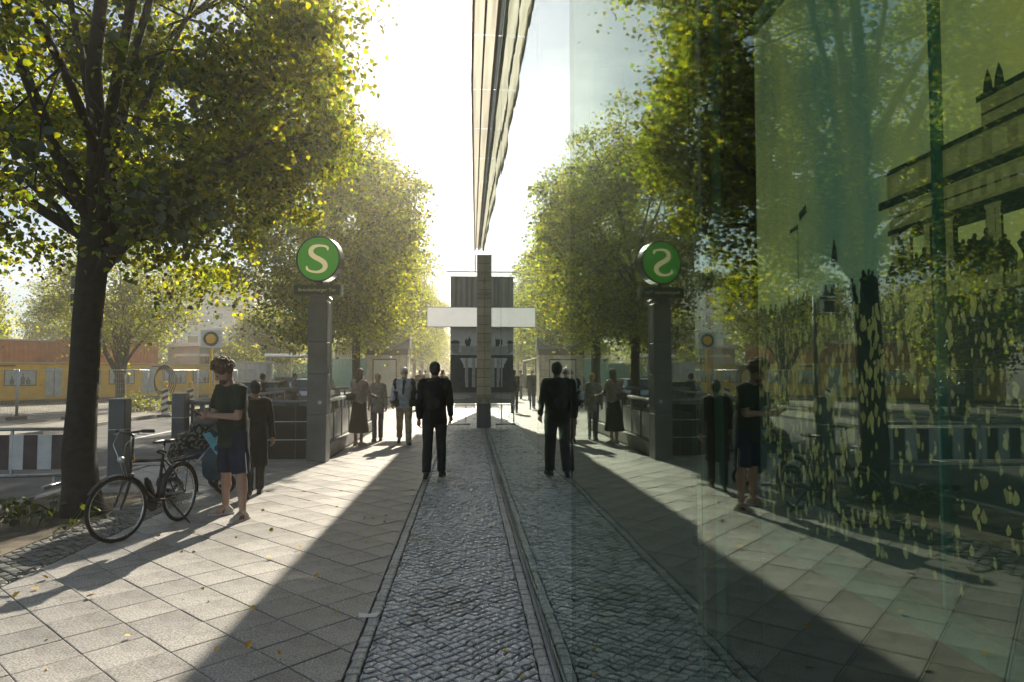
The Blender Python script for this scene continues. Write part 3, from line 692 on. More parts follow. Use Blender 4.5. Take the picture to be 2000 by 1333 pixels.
meta(link_mesh('far_wood', me, None), 'far wood closing the end of the street', None, None, 'stuff')
# weeds round the near trunk: large leaves one by one
wd = empty('weed', (-4.75, 7.7, 0), 0, 'broad-leaved green weeds growing round the foot of the near trunk', 'weeds')
wl = []
for k in range(5):
    m_ = leaves_mesh('leaf', np.zeros((1, 3)), .095, True, 200+k, .1); m_.materials.append(M['leaf']); wl.append(m_)
st = MB()
for k in range(90):
    a = rnd.uniform(0, 6.28); r_ = rnd.uniform(.05, .42); side = rnd.random() < .75
    cx_, cy_ = (-.10, .05) if side else (.62, -.1)
    x, y, z = cx_+r_*1.1*math.cos(a), cy_+r_*.7*math.sin(a), rnd.uniform(.03, .26)*(1 if side else .8)
    link_mesh('leaf', wl[k % 5], None, wd, (x, y, z), (rnd.uniform(-.4, .4), rnd.uniform(-.4, .4), rnd.uniform(0, 6.28)))
    if k % 3 == 0: st.tube([(x*.8, y*.8, 0), (x, y, z)], [.004, .003], 4)
st.build('stem', M['leaf'], wd)['kind'] = 'stuff'

# ---------------------------------------------------------------- people
def person(label, loc, face, H=1.75, build=1.0, legs=((0, 0), (0, 0)), arms=((0, .1, .1), (0, .1, .1)), lean=0, nod=0, turn=0, hair='hairdark', hairstyle='short',
           top=('blackc', 'long', 0), bottom=('denim', 'trousers'), shoes='shoedark', skin='skin', voxel=.02, group=None, sway=0, feet=None, fingers=None, beard=None, extras=None, legspread=.0):
    """local frame: faces +Y. legs: (thigh pitch, knee bend); arms: (pitch, abduct, elbow bend[, inward])"""
    s = H/1.75; B = build
    t = empty('person', loc, face, label, 'person', group)
    d = lambda p, ab=0: Vector((math.sin(ab)*math.cos(p), math.sin(p)*math.cos(ab), -math.cos(p)*math.cos(ab)))
    J = {}; low = 9
    for k, sx in ((0, -1), (1, 1)):
        th, kb = R(legs[k][0]), R(legs[k][1]); ab = legspread*sx
        hip = Vector((sx*.088*s, 0, 0)); kn = hip+d(th, ab)*.425*s; an = kn+d(th-kb, ab*.5)*.41*s; J[k] = (hip, kn, an); low = min(low, an.z)
    pz = -low+.085*s
    if feet: pz += 0
    up = Vector((0, 0, pz)); pel = up.copy()
    for k in (0, 1): J[k] = tuple(p+up for p in J[k])
    la = R(lean); sp = Vector((sway, math.sin(la), math.cos(la))).normalized()
    chest = pel+sp*.36*s; sh = pel+sp*.50*s; neck = pel+sp*.575*s
    na = la*.5+R(nod); hd = Vector((0, math.sin(na), math.cos(na))); hc = neck+hd*.125*s+Vector((0, .018*s, 0))
    hm = Matrix.Rotation(-na, 3, 'X') if False else Matrix.Rotation(R(turn), 3, 'Z') @ Matrix.Rotation(-na, 3, 'X')
    lm = Matrix.Rotation(-la, 3, 'X')
    b = MB()
    # torso
    b.ell(pel+Vector((0, 0, .02*s)), (.155*s*B, .115*s*B, .13*s), lm); b.ell(pel+sp*.20*s, (.135*s*B, .10*s*B, .16*s), lm); b.ell(chest, (.165*s*B, .112*s*B, .19*s), lm)
    b.capsule(sh+Vector((-.15*s, 0, 0)), sh+Vector((.15*s, 0, 0)), .058*s, .058*s); b.capsule(sh, hc-hd*.04*s, .062*s, .052*s)
    # head with face
    H_ = lambda x, y, z: hc+hm @ Vector((x*s, y*s, z*s))
    b.ell(hc, (.073*s, .088*s, .105*s), hm, 16, 10); b.ell(H_(0, .022, -.06), (.052*s, .062*s, .055*s), hm); b.ell(H_(0, -.02, .02), (.076*s, .085*s, .088*s), hm)
    b.capsule(H_(0, .084, .012), H_(0, .104, -.025), .010*s, .015*s, 8); b.capsule(H_(-.03, .078, .022), H_(.03, .078, .022), .012*s, .012*s, 8)
    b.capsule(H_(-.016, .079, -.055), H_(.016, .079, -.055), .009*s, .009*s, 8); b.ell(H_(0, .066, -.095), (.022*s, .02*s, .018*s), hm)
    for sx in (-1, 1): b.ell(H_(sx*.076, -.008, -.012), (.010*s, .02*s, .031*s), hm)
    A = {}
    for k, sx in ((0, -1), (1, 1)):
        hip, kn, an = J[k]; b.capsule(hip, kn, .083*s*B, .054*s*B); b.capsule(kn, an, .052*s*B, .036*s); b.capsule(kn.lerp(an, .15)+Vector((0, -.012*s, 0)), kn.lerp(an, .45)+Vector((0, -.015*s, 0)), .048*s*B, .045*s*B)
        a = arms[k]; p, ab, el = R(a[0]), R(a[1]), R(a[2]); inw = R(a[3]) if len(a) > 3 else 0
        S0 = sh+Vector((sx*.175*s*B, 0, -.01*s)); dirU = d(p+la*.6, ab*sx); E0 = S0+dirU*.29*s
        dirF = d(p+el+la*.6, (ab*.4-inw)*sx); W0 = E0+dirF*.255*s
        if len(a) > 4: W0 = Vector(a[4]); dirF = (W0-E0).normalized()
        b.capsule(S0, E0, .047*s*B, .037*s*B); b.capsule(E0, W0, .038*s*B, .025*s); A[k] = (S0, E0, W0, dirF)
        # hand: palm and five separate fingers
        side = Vector((-sx, 0, 0)); side = (side-dirF*side.dot(dirF)); side = side.normalized() if side.length > .05 else Vector((0, 1, 0))
        wid = dirF.cross(side).normalized(); curl = side
        if len(a) > 5: curl = Vector(a[5]); curl = (curl-dirF*curl.dot(dirF)).normalized(); wid = dirF.cross(curl).normalized()
        b.capsule(W0, W0+dirF*.07*s, .026*s, .034*s, 8)
        P0 = W0+dirF*.045*s
        fr = max(.0085*s, voxel*.62)
        for q in range(4):
            o_ = wid*((q-1.5)*.021*s); L_ = (.070, .080, .076, .060)[q]*s; f0 = P0+o_+dirF*.03*s; f1 = f0+(dirF*.86+curl*.35).normalized()*L_*.5; f2 = f1+(dirF*.45+curl*.8).normalized()*L_*.5
            b.capsule(f0, f1, fr*1.1, fr, 6, 2); b.capsule(f1, f2, fr, fr*.85, 6, 2)
        tw = wid if (wid.dot(Vector((0, 1, 0))) > 0) else -wid
        th0 = W0+dirF*.02*s+tw*.02*s; th1 = th0+(dirF*.6+tw*.7).normalized()*.04*s; b.capsule(th0, th1, fr*1.3, fr*1.1, 6, 2); b.capsule(th1, th1+(dirF*.9+curl*.4).normalized()*.03*s, fr*1.1, fr*.9, 6, 2)
        b.capsule(an, an+Vector((0, .09*s, -.045*s)), .036*s, .03*s)
    b.remeshed('body', M[skin], t, voxel*.75, 2)
    # top
    c = MB(); mat, sl, hem = top; pf = .018*s
    c.ell(chest, (.172*s*B+pf, .122*s*B+pf, .20*s), lm, 18, 10); c.ell(pel+sp*.19*s, (.148*s*B+pf, .112*s*B+pf, .20*s), lm, 18, 10)
    c.capsule(sh+Vector((-.15*s*B, 0, -.004*s)), sh+Vector((.15*s*B, 0, -.004*s)), .062*s+pf*.3, .062*s+pf*.3)
    hz = -.06*s+hem
    hb = Vector((0, 0, pel.z-.07*s-hem)); c.tube([hb, pel+Vector((0, 0, .0)), pel+sp*.15*s], [(.158*s*B+pf)*(1+hem*.25), .150*s*B+pf, .135*s*B+pf], 20)
    n0 = len(c.v)
    for k, sx in ((0, -1), (1, 1)):
        S0, E0, W0, dF = A[k]
        if sl == 'short': c.tube([S0-(E0-S0)*.15, S0.lerp(E0, .35), S0.lerp(E0, .74)], [.058*s*B, .064*s*B, .062*s*B], 14)
        elif sl == 'long': c.capsule(S0, E0, .058*s*B, .050*s*B); c.tube([E0, E0.lerp(W0, .55), E0.lerp(W0, .96)], [.052*s*B, .045*s*B, .038*s], 12); c.capsule(E0, E0, .050*s*B, .050*s*B)
    # flatten front to back below the chest
    for i in range(n0):
        v_ = c.v[i]
        if v_[2] < pel.z+.10*s: c.v[i] = (v_[0], pel.y+(v_[1]-pel.y)*.80, v_[2])
    c.remeshed({'short': 'shirt', 'long': 'jacket', 'none': 'vest'}[sl], M[mat], t, voxel, 2, .011 if voxel < .02 else .010, 7, loc[0]*3)
    # bottom
    c = MB(); mat, kind = bottom
    c.ell(pel, (.166*s*B, .128*s*B, .125*s), None, 16, 8)
    for k, sx in ((0, -1), (1, 1)):
        hip, kn, an = J[k]
        if kind == 'shorts':
            e = kn+(hip-kn)*.02; c.tube([hip+Vector((0, 0, .05*s)), hip.lerp(e, .35), e], [.092*s*B, .094*s*B, .090*s*B], 16)
        elif kind == 'trousers': c.capsule(hip, kn, .094*s*B, .068*s*B); c.tube([kn, kn.lerp(an, .5), kn.lerp(an, 1.03)], [.069*s*B, .063*s*B, .058*s*B], 14)
        else: c.capsule(hip, kn, .09*s*B, .06*s*B)
    if kind == 'skirt': c.tube([pel+Vector((0, 0, .1*s)), pel-Vector((0, 0, .1*s)), pel-Vector((0, 0, .42*s)), pel-Vector((0, 0, .62*s))], [.14*s*B, .175*s*B, .22*s*B, .25*s*B], 22)
    c.remeshed({'shorts': 'shorts', 'trousers': 'trousers', 'skirt': 'skirt'}[kind], M[mat], t, voxel, 2, .009, 7, loc[1])
    for k, sx in ((0, -1), (1, 1)):
        hip, kn, an = J[k]; c = MB(); th, kb = R(legs[k][0]), R(legs[k][1]); fp = (th-kb); fa = feet[k] if feet else sx*.18
        lift = an.z-.085*s; fd = Vector((math.sin(fa), math.cos(fa), 0)); dn = -Vector((0, 0, 1))
        if lift > .03: fd = (fd*math.cos(fp)+Vector((0, 0, math.sin(fp)))).normalized()
        hl = an+dn*.048*s-fd*.045*s; toe = an+dn*.055*s+fd*.15*s
        c.capsule(hl, an+dn*.045*s+fd*.05*s, .037*s, .040*s, 12); c.capsule(an+dn*.045*s+fd*.05*s, toe, .041*s, .031*s, 12); c.capsule(an, hl, .042*s, .040*s, 12); c.ell(toe-fd*.02*s, (.043*s, .05*s, .028*s), Matrix.Rotation(-fa, 3, 'Z'))
        sh_ = c.remeshed('shoe', M[shoes], t, min(voxel, .014), 1)
        so_ = MB(); sdir = Vector((math.sin(fa), math.cos(fa), 0)); pr_ = Vector((sdir.y, -sdir.x, 0)); c0 = an+dn*.079*s
        if lift <= .03:
            ol = [(-.085, -.03), (-.085, .03), (-.02, .038), (.06, .045), (.13, .043), (.178, .022), (.178, -.022), (.13, -.043), (.06, -.045), (-.02, -.036)]
            pts = [c0+sdir*a_*s+pr_*b_*s for a_, b_ in ol]; so_.prism([(p.x, p.y) for p in pts], 'Z', .003, .024*s); so_.build('sole', M['whitec' if shoes == 'shoe' else 'rubber'], sh_, fix=True)
    # hair
    hmb = MB()
    if hairstyle == 'curly':
        rr = random.Random(3)
        for k in range(330):
            a = rr.uniform(0, 6.28); e = rr.uniform(-.25, 1.57); x_, y_, z_ = math.cos(a)*math.cos(e), math.sin(a)*math.cos(e), math.sin(e)
            if y_ > .45 and z_ < .45: continue
            if z_ < -.1 and y_ > 0: continue
            hmb.ell(H_(x_*.100*(q_ := rr.uniform(.92, 1.16)), y_*.112*q_-.014, z_*.118*q_+.036), [rr.uniform(.011, .020)*s]*3, None, 6, 4)
        hmb.ell(H_(0, -.020, .04), (.092*s, .098*s, .106*s), hm)
        hmb.remeshed('hair', M[hair], t, .007, 0, .004, 60, 2)
    else:
        hmb.ell(H_(0, -.014, .028), (.081*s, .092*s, .094*s), hm, 16, 10); hmb.ell(H_(0, -.045, -.02), (.072*s, .06*s, .075*s), hm)
        if hairstyle == 'long': hmb.capsule(H_(0, -.05, .0), H_(0, -.075, -.20), .07*s, .045*s); hmb.capsule(H_(-.055, -.03, 0), H_(-.06, -.035, -.16), .035*s, .02*s); hmb.capsule(H_(.055, -.03, 0), H_(.06, -.035, -.16), .035*s, .02*s)
        if hairstyle == 'bun': hmb.ell(H_(0, -.11, .06), [.04*s]*3)
        hmb.remeshed('hair', M[hair], t, max(.010, voxel*.7), 1, .004, 30, 5)
    if beard: MB().ell(H_(0, .045, -.075), (.05*s, .052*s, .042*s), hm).remeshed('beard', M[beard], t, .012, 1, .003, 40)
    for sx in (-1, 1): MB().ell(H_(sx*.030, .0815, .004), (.011*s, .008*s, .007*s), hm, 8, 6).build('eye', M['eye'], t, smooth=True)
    return t, dict(hc=hc, hm=hm, sh=sh, pel=pel, chest=chest, A=A, J=J, s=s)
FACE = lambda dx, dy: math.atan2(-dx, dy)      # rotation that turns +Y to (dx, dy)
# the man with the phone: faces left and a little away from the glass
# local: both forearms brought in front of the belly, hands close together round the phone
pm, info = person('curly-haired man in dark green t-shirt and navy shorts looking down at his phone', (-2.63, 7.96, 0), FACE(-.62, -.78), H=1.80, build=1.07,
    legs=((3, 3), (-3, 2)), legspread=.21, turn=-24, arms=((8, 6, 0, 0, (-.03, .33, 1.165), (.6, .2, .6)), (10, 6, 0, 0, (.075, .31, 1.15), (-.7, .3, .5))), lean=5, nod=30, hair='hairbrown', hairstyle='curly',
    top=('tgreen', 'short', .07), bottom=('navy', 'shorts'), shoes='shoe', skin='skinpale', voxel=.0115, feet=(-.25, .35), beard='hairbrown')
for k in (0, 1):                                                   # side stripes on the trainers, piping down the shorts
    an = info['J'][k][2]; sx = -1 if k == 0 else 1; fa = (-.25, .35)[k]; st = MB()
    for q in range(3):
        for sd in (-1, 1):
            pr_ = Vector((math.cos(fa), -math.sin(fa), 0)); fd = Vector((math.sin(fa), math.cos(fa), 0)); c0 = an+Vector((0, 0, -.045))+fd*(.03+q*.028)+pr_*sd*.0405
            st.box(c0, (.007, .011, .048), rz=-fa, rx=.35)
    st.build('shoe_stripe', M['redc'], pm)
    hip, kn, an = info['J'][k]; MB().tube([hip+Vector((sx*.095, 0, .03)), hip.lerp(kn, .5)+Vector((sx*.103, 0, 0)), kn+Vector((sx*.108, 0, .015))], .006, 6).build('shorts_piping', M['white'], pm)
A = info['A']; hp = (A[0][2]+A[1][2])/2; rzm = pm.rotation_euler.z; mw = Matrix.Rotation(rzm, 4, 'Z')
ph = Vector(pm.location)+mw @ (hp+Vector((.0, .10, .02)))
po = MB().box((0, 0, 0), (.072, .145, .009), bev=.004).build('smartphone', M['black'], loc=tuple(ph), rot=(R(35), 0, rzm)); meta(po, 'slim phone held in both hands by the curly-haired man', 'phone')
MB().box((0, 0, .0052), (.064, .13, .001)).build('screen', M['glassdark'], po)
# walking man seen from behind, with rucksack
wm, wi = person('man in black walking away down the cobbles with hands at his sides', (-.50, 10.75, 0), FACE(-.02, 1), H=1.82, build=1.05, legs=((-14, 12), (10, 4)), legspread=.03, arms=((-14, 7, 16), (12, 9, 16)), lean=2,
    hair='hairdark', top=('blackc', 'long', .06), bottom=('charcoal', 'trousers'), shoes='shoedark', voxel=.014)
bp = empty('rucksack', (-.50, 10.63, 0), FACE(-.02, 1), 'black rucksack worn by the man walking on the cobbles', 'rucksack')
MB().ell((0, -.10, 1.26), (.155, .085, .235)).remeshed('bag', M['blackc'], bp, .016, 2, .006, 9); MB().ell((0, -.17, 1.16), (.11, .04, .11)).remeshed('pocket', M['charcoal'], bp, .014, 1)
MB().ell((0, -.085, 1.49), (.115, .075, .06)).remeshed('hood', M['charcoal'], wm, .014, 2, .005, 14)
for sx in (-1, 1): MB().tube([(sx*.09, -.08, 1.47), (sx*.105, .06, 1.50), (sx*.12, .21, 1.42), (sx*.12, .22, 1.25)], .014, 6).build('strap', M['charcoal'], bp)
# white-haired man coming towards the viewer
wh, _ = person('white-haired bearded man in open dark jacket and khaki trousers walking towards the viewer', (-1.42, 15.7, 0), FACE(.1, -1), H=1.77, build=1.06, legs=((14, 3), (-10, 24)), legspread=.02,
    arms=((-10, 12, 14), (14, 12, 22)), hair='hairwhite', top=('shirtgrey', 'long', .03), bottom=('khaki', 'trousers'), shoes='shoedark', voxel=.016, beard='hairwhite')
jk = MB()
for sx in (-1, 1):
    jk.capsule((sx*.15, -.01, 1.40), (sx*.16, -.02, 1.0), .085, .10); jk.capsule((sx*.17, 0, 1.42), (sx*.20, 0, 1.25), .072, .066); jk.tube([(sx*.15, .02, 1.0), (sx*.16, .03, .84)], [.10, .10], 14)
jk.ell((0, -.05, 1.25), (.19, .11, .26)); jk.ell((0, -.05, 1.0), (.19, .10, .2)); jk.remeshed('open_jacket', M['blackc'], wh, .016, 2, .006, 8)
wj = wh.children
for c_ in wj:
    if c_.name.startswith('jacket'): c_.name = 'shirt'
MB().capsule((.0, .115, 1.42), (.03, .15, 1.15), .035, .025).build('scarf', M['charcoal'], wh, smooth=True)
for sx, (S0, E0, W0, dF) in ((0, _['A'][0]), (1, _['A'][1])):
    m_ = MB(); m_.capsule(S0, E0, .066, .058); m_.capsule(E0, E0.lerp(W0, .9), .057, .047); m_.remeshed('sleeve', M['blackc'], wh, .016, 1, .005, 9)
MB().tube([(-.0, .13, .985), (.10, .10, .985), (.165, 0, .985)], .016, 6).build('belt', M['shoedark'], wh)
# two women by the railing
w1, _ = person('long-haired woman in taupe top and long dark skirt standing by the stair railing', (-2.38, 15.35, 0), FACE(.35, .9), H=1.72, build=.90, legs=((2, 2), (-2, 2)), arms=((10, 6, 70, 20), (20, 8, 60, 10)), nod=8, hair='hairbrown', hairstyle='long',
    top=('pinkgrey', 'long', 0), bottom=('blackc', 'skirt'), shoes='shoe', voxel=.016)
hb = MB(); hb.ell((0, 0, 0), (.17, .07, .085)); hb = hb.remeshed('handbag', M['shoedark'], None, .014, 1, loc=(-2.56, 15.27, 1.08)); meta(hb, 'dark handbag on the hip of the long-haired woman', 'bag')
w2, _ = person('woman with tied hair in grey cardigan beside the long-haired woman', (-2.10, 16.35, 0), FACE(-.25, 1), H=1.62, build=.90, legs=((-6, 8), (5, 3)), arms=((4, 8, 12), (-6, 8, 12)), hair='hairblond', hairstyle='bun',
    top=('greyc', 'long', .12), bottom=('denim', 'trousers'), shoes='shoedark', voxel=.016)
# person in black passing behind the man with the phone
p3, _ = person('person in a long black coat stepping past behind the man with the phone', (-2.80, 9.3, 0), FACE(-.35, .95), H=1.56, build=.98, legs=((-16, 14), (16, 6)), arms=((16, 10, 20), (-18, 12, 18)), lean=9, hair='hairdark',
    top=('blackc', 'long', .34), bottom=('charcoal', 'trousers'), shoes='shoedark', voxel=.015)
# people beyond the stairs and far down the street
far_people = [
 ('person in a dark jacket beyond the left end of the stair railing', (-6.3, 21.6), (.6, .8), 1.72, 'charcoal', 'denim', 'hairdark', 'short'),
 ('dark-haired person in a pale top beside the bus shelter', (-6.9, 28), (1, .2), 1.70, 'greyc', 'denim', 'hairdark', 'short'),
 ('walker in a dark coat right of the kiosk', (-2.0, 29.5), (.1, -1), 1.75, 'charcoal', 'denim', 'hairwhite', 'short'),
 ('walker in black nearest the hanging banner', (-.95, 27), (0, 1), 1.74, 'blackc', 'charcoal', 'hairdark', 'short'),
 ('woman in maroon far down the pavement', (-1.7, 37), (0, -1), 1.65, 'redc', 'blackc', 'hairblond', 'long'),
 ('far walker in grey beside the kiosk corner', (-2.4, 40), (.2, 1), 1.75, 'greyc', 'denim', 'hairdark', 'short'),
 ('small far figure in dark clothes behind the banner', (-.7, 44), (0, -1), 1.75, 'charcoal', 'charcoal', 'hairdark', 'short'),
 ('far figure in a white top among the walkers', (-1.2, 52), (0, 1), 1.7, 'whitec', 'denim', 'hairbrown', 'short'),
 ('farthest dark figure at the end of the pavement', (-2.1, 60), (0, 1), 1.75, 'blackc', 'charcoal', 'hairdark', 'short')]
for k, (lb_, (x, y), (fx, fy), h_, tc_, bc_, hr, hs) in enumerate(far_people):
    sw_ = 14 if k % 2 else 9
    person(lb_, (x, y, 0 if x > -5.5 else -.12), FACE(fx, fy), H=h_, legs=((sw_, 4), (-sw_, 14)) if k > 1 else ((1, 1), (-2, 2)), arms=((-12, 9, 12), (12, 9, 18)), hair=hr, hairstyle=hs, top=(tc_, 'long', .03), bottom=(bc_, 'trousers'), voxel=.028, group='people far down the pavement' if k > 1 else None)
# ---------------------------------------------------------------- bicycle
def bicycle(loc, rz, steer, label):
    t = empty('bicycle', loc, rz, label, 'bicycle')
    WR = .33; FY, RY = .53, -.50            # local +Y is forwards
    sp = MB().tube([(0, 0, .018), (0, 0, WR-.022)], .0013, 4, False).mesh('spoke'); sp.materials.append(M['galv'])
    def wheel(parent, loc):
        wl_ = empty('wheel', loc); wl_.parent = parent
        MB().torus(WR-.012, .019, 56, 10).build('tyre', M['rubber'], wl_, smooth=True)
        MB().torus(WR-.034, .009, 56, 8, sq=1.2).build('rim', M['chrome'], wl_, smooth=True)
        MB().torus(WR-.020, .0205, 56, 6, sq=.35).build('reflective_band', M['galv'], wl_, smooth=True) if False else None
        MB().lathe([(.006, -.05), (.02, -.035), (.012, -.03), (.012, .03), (.02, .035), (.006, .05)], 14, axis='X').build('hub', M['galv'], wl_, smooth=True)
        for k in range(28):
            a = 2*PI*k/28+.1; link_mesh('spoke', sp, None, wl_, (.012*(1 if k % 2 else -1), 0, 0), (a, 0, 0))
        return wl_
    wheel(t, (0, RY, WR))
    fr = MB(); BB = (0, -.06, .29); ST = (0, -.20, .80); HT = (0, .36, .84); HB = (0, .40, .66); DO = (0, RY, WR)
    fr.tube([BB, HB], .022, 12); fr.tube([(0, -.185, .745), (0, .36, .80)], .018, 12); fr.tube([BB, ST], .018, 12); fr.tube([HT, HB], .022, 12)
    for sx in (-1, 1):
        fr.tube([(sx*.02, -.08, .29), (sx*.06, -.2, .30), (sx*.065, RY, WR)], .009, 8); fr.tube([(sx*.012, -.19, .75), (sx*.05, -.3, .62), (sx*.065, RY, WR)], .008, 8)
    fr.build('frame', M['black'], t, smooth=True)
    MB().tube([ST, (0, -.225, .93)], .013, 10).build('seat_post', M['chrome'], t, smooth=True)
    sd = MB(); sd.ell((0, -.28, .955), (.08, .11, .028)); sd.ell((0, -.14, .958), (.03, .14, .022)); sd.remeshed('saddle', M['black'], t, .009, 3)
    # rear mudguard, rack, chain case, cranks
    g_ = MB()
    for k in range(14):
        a0 = R(-10+k*14); a1 = R(-10+(k+1)*14); r_ = WR+.022
        P = [(x*.028, RY+math.cos(a)*-r_, WR+math.sin(a)*r_) for a in (a0, a1) for x in (-1, 1)]; g_.add(P+[(p[0], p[1], p[2]+.003) for p in P], [(0, 1, 3, 2), (4, 6, 7, 5), (0, 2, 6, 4), (1, 5, 7, 3)])
    g_.build('mudguard', M['black'], t, fix=True)
    rk = MB()
    for sx in (-1, 1): rk.tube([(sx*.06, -.24, .72), (sx*.06, -.72, .735)], .006, 6); rk.tube([(sx*.06, -.6, .73), (sx*.07, RY, WR)], .005, 6)
    for y in (-.3, -.45, -.6, -.72): rk.tube([(-.06, y, .73), (.06, y, .73)], .005, 6)
    rk.build('rear_rack', M['black'], t)
    MB().box((.0, -.685, .60), (.07, .03, .05), bev=.01).build('rear_light', M['redc'], t)
    MB().lathe([(.02, -.006), (.098, -.004), (.098, .004), (.02, .006)], 30, (.05, BB[1], BB[2]), 'X').build('chainring', M['black'], t)
    ch = MB(); ch.tube([(.05, -.06, .388), (.05, RY, WR+.04)], .005, 4); ch.tube([(.05, -.06, .192), (.05, RY, WR-.04)], .005, 4); ch.build('chain', M['darksteel'], t)
    for sx, a in ((-1, R(20)), (1, R(200))):
        e = Vector(BB)+Vector((sx*.075, math.cos(a)*.17, math.sin(a)*.17)); c_ = MB().tube([(sx*.055, BB[1], BB[2]), tuple(e)], [.012, .009], 8).build('crank', M['galv'], t)
        p = MB(); c0 = e+Vector((sx*.055, 0, 0)); p.box(c0+Vector((0, .042, 0)), (.09, .014, .024), bev=.004); p.box(c0-Vector((0, .042, 0)), (.09, .014, .024), bev=.004); p.box(c0+Vector((sx*.04, 0, 0)), (.012, .09, .024), bev=.004); p.tube([e, c0], .008, 8); p.build('pedal', M['black'], c_)
    MB().tube([(-.05, -.20, .30), (-.24, -.30, .005)], [.011, .010], 8).build('kickstand', M['black'], t); 
    MB().lathe([(.01, 0), (.036, .01), (.036, .16), (.022, .19), (.022, .21), (.012, .215)], 16).build('bottle', M['black'], t, smooth=True, loc=(0, .02, .40), rot=(R(-28), 0, 0))
    MB().tube([(0, -.13, .86), (.05, -.16, .84), (.03, -.25, .80), (-.03, -.2, .83), (0, -.13, .86)], .011, 8).build('cable_lock', M['black'], t)
    # the front end turns with the bars
    ax = Vector((0, .375, .77)); fe = empty('front_fork', tuple(ax)); fe.parent = t; fe.rotation_euler = (0, 0, steer)
    o = -ax; F = MB()
    for sx in (-1, 1): F.tube([(sx*.05, .03, .62-.77), (sx*.055, .10, .45-.77), (sx*.055, FY-ax.y, WR-.77)], [.016, .014, .010], 10)
    F.box((0, .02, .66-.77), (.13, .05, .05), bev=.012); F.tube([(0, -.01, .03), (0, -.04, .30)], .014, 10); F.tube([(0, -.04, .30), (0, .03, .335)], .016, 10)
    fk_ = F.build('fork', M['black'], fe, smooth=False)
    hb_ = MB().tube([(-.29, -.06, .345), (-.18, .0, .35), (-.05, .03, .335), (.05, .03, .335), (.18, .0, .35), (.29, -.06, .345)], .0125, 10).build('handlebar', M['black'], fe, smooth=True)
    for sx in (-1, 1):
        MB().tube([(sx*.19, -.005, .350), (sx*.30, -.066, .345)], .019, 12).build('grip', M['rubber'], fe, smooth=True); MB().tube([(sx*.16, .0, .34), (sx*.17, .04, .32), (sx*.26, .0, .315)], .006, 6).build('brake_lever', M['galv'], fe)
        MB().tube([(sx*.16, .02, .33), (sx*.10, .12, .22), (sx*.03, .10, .05), (sx*.02, .05, -.12)], .003, 5).build('cable', M['galv'], fe)
    MB().lathe([(.01, 0), (.032, .005), (.036, .05), (.01, .055)], 16, (0, .075, .06), 'Y').build('headlamp', M['galv'], fe, smooth=True)
    MB().box((0, -.035, .06), (.045, .006, .07), bev=.003).build('head_badge', M['yellow'], fe)
    wheel(fe, (0, FY-ax.y, WR-.77))
    g_ = MB()
    for k in range(9):
        a0 = R(20+k*14); a1 = R(20+(k+1)*14); r_ = WR+.022
        P = [(x*.028, FY-ax.y-math.cos(a)*r_, WR-.77+math.sin(a)*r_) for a in (a0, a1) for x in (-1, 1)]; g_.add(P+[(p[0], p[1], p[2]+.003) for p in P], [(0, 1, 3, 2), (4, 6, 7, 5), (0, 2, 6, 4), (1, 5, 7, 3)])
    g_.build('mudguard', M['black'], fe, fix=True)
    return t
# rear wheel stands at about (-3.20, 7.95), front wheel at (-3.35, 6.95)
bk = bicycle((-3.24, 7.40, 0), math.atan2(.10, -1)+0, R(-20), 'black city bicycle on its kickstand with the front wheel turned, left of the phone man')
bk.rotation_euler = (0, R(2.5), math.atan2(.17, -1.0)); bk.scale = (.94, .94, .94)
# ---------------------------------------------------------------- pushchair
pc = empty('pushchair', (-3.62, 9.55, 0), FACE(-.75, -.4), 'pushchair with patterned cover, grey hood and blue bag behind the bicycle', 'pushchair')
pcw = []
for sx in (-1, 1):
    for y in (-.30, .34):
        wl_ = MB().torus(.115, .026, 30, 8, (sx*.26, y, .14)).build('wheel', M['rubber'], pc, smooth=True); MB().torus(.082, .008, 26, 6, (sx*.26, y, .14)).build('rim', M['galv'], wl_, smooth=True)
        MB().lathe([(.01, -.03), (.03, -.025), (.03, .025), (.01, .03)], 14, (sx*.26, y, .14), 'X').build('hub', M['galv'], wl_)
        sm = MB()
        for k in range(6): a = k*PI/3; sm.tube([(sx*.26, y, .14), (sx*.26, y+.08*math.cos(a), .14+.08*math.sin(a))], .004, 4)
        sm.build('spoke', M['galv'], wl_)
f_ = MB()
for sx in (-1, 1): f_.tube([(sx*.24, .34, .14), (sx*.24, .05, .45), (sx*.24, -.42, .98), (sx*.24, -.50, 1.03)], .012, 8); f_.tube([(sx*.24, -.30, .14), (sx*.24, .05, .45)], .012, 8)
f_.tube([(-.24, -.5, 1.03), (.24, -.5, 1.03)], .015, 8); f_.build('frame', M['galv'], pc)
s_ = MB(); s_.ell((0, .05, .56), (.22, .30, .10)); s_.ell((0, -.17, .72), (.22, .12, .22)); s_.remeshed('seat', M['blue'], pc, .02, 2)
s_ = MB(); s_.ell((0, .08, .68), (.21, .25, .16)); s_.ell((0, -.03, .82), (.19, .16, .16)); s_.ell((0, .25, .55), (.18, .12, .16)); s_.remeshed('cover', M['pattern'], pc, .016, 2, .018, 9)
s_ = MB(); s_.ell((0, -.14, .98), (.225, .20, .10)); s_.ell((0, -.23, .90), (.22, .12, .14)); s_.remeshed('hood', M['greyc'], pc, .016, 2, .006, 12)
bg_ = MB(); bg_.ell((0, 0, 0), (.17, .11, .20)); bg_.ell((0, .02, -.12), (.13, .09, .16)); b2 = bg_.remeshed('shoulder_bag', M['blue'], None, .016, 2, .008, 8, loc=(-3.16, 8.93, .52)); meta(b2, 'big dark blue bag hanging between the bicycle rack and the pushchair', 'bag')
b2.rotation_euler = (R(12), R(15), .4)
MB().tube([(-.14, .12, .18), (-.03, .15, .28), (.12, .1, .32), (.2, 0, .22)], .013, 6).build('strap', M['lightblue'], b2)
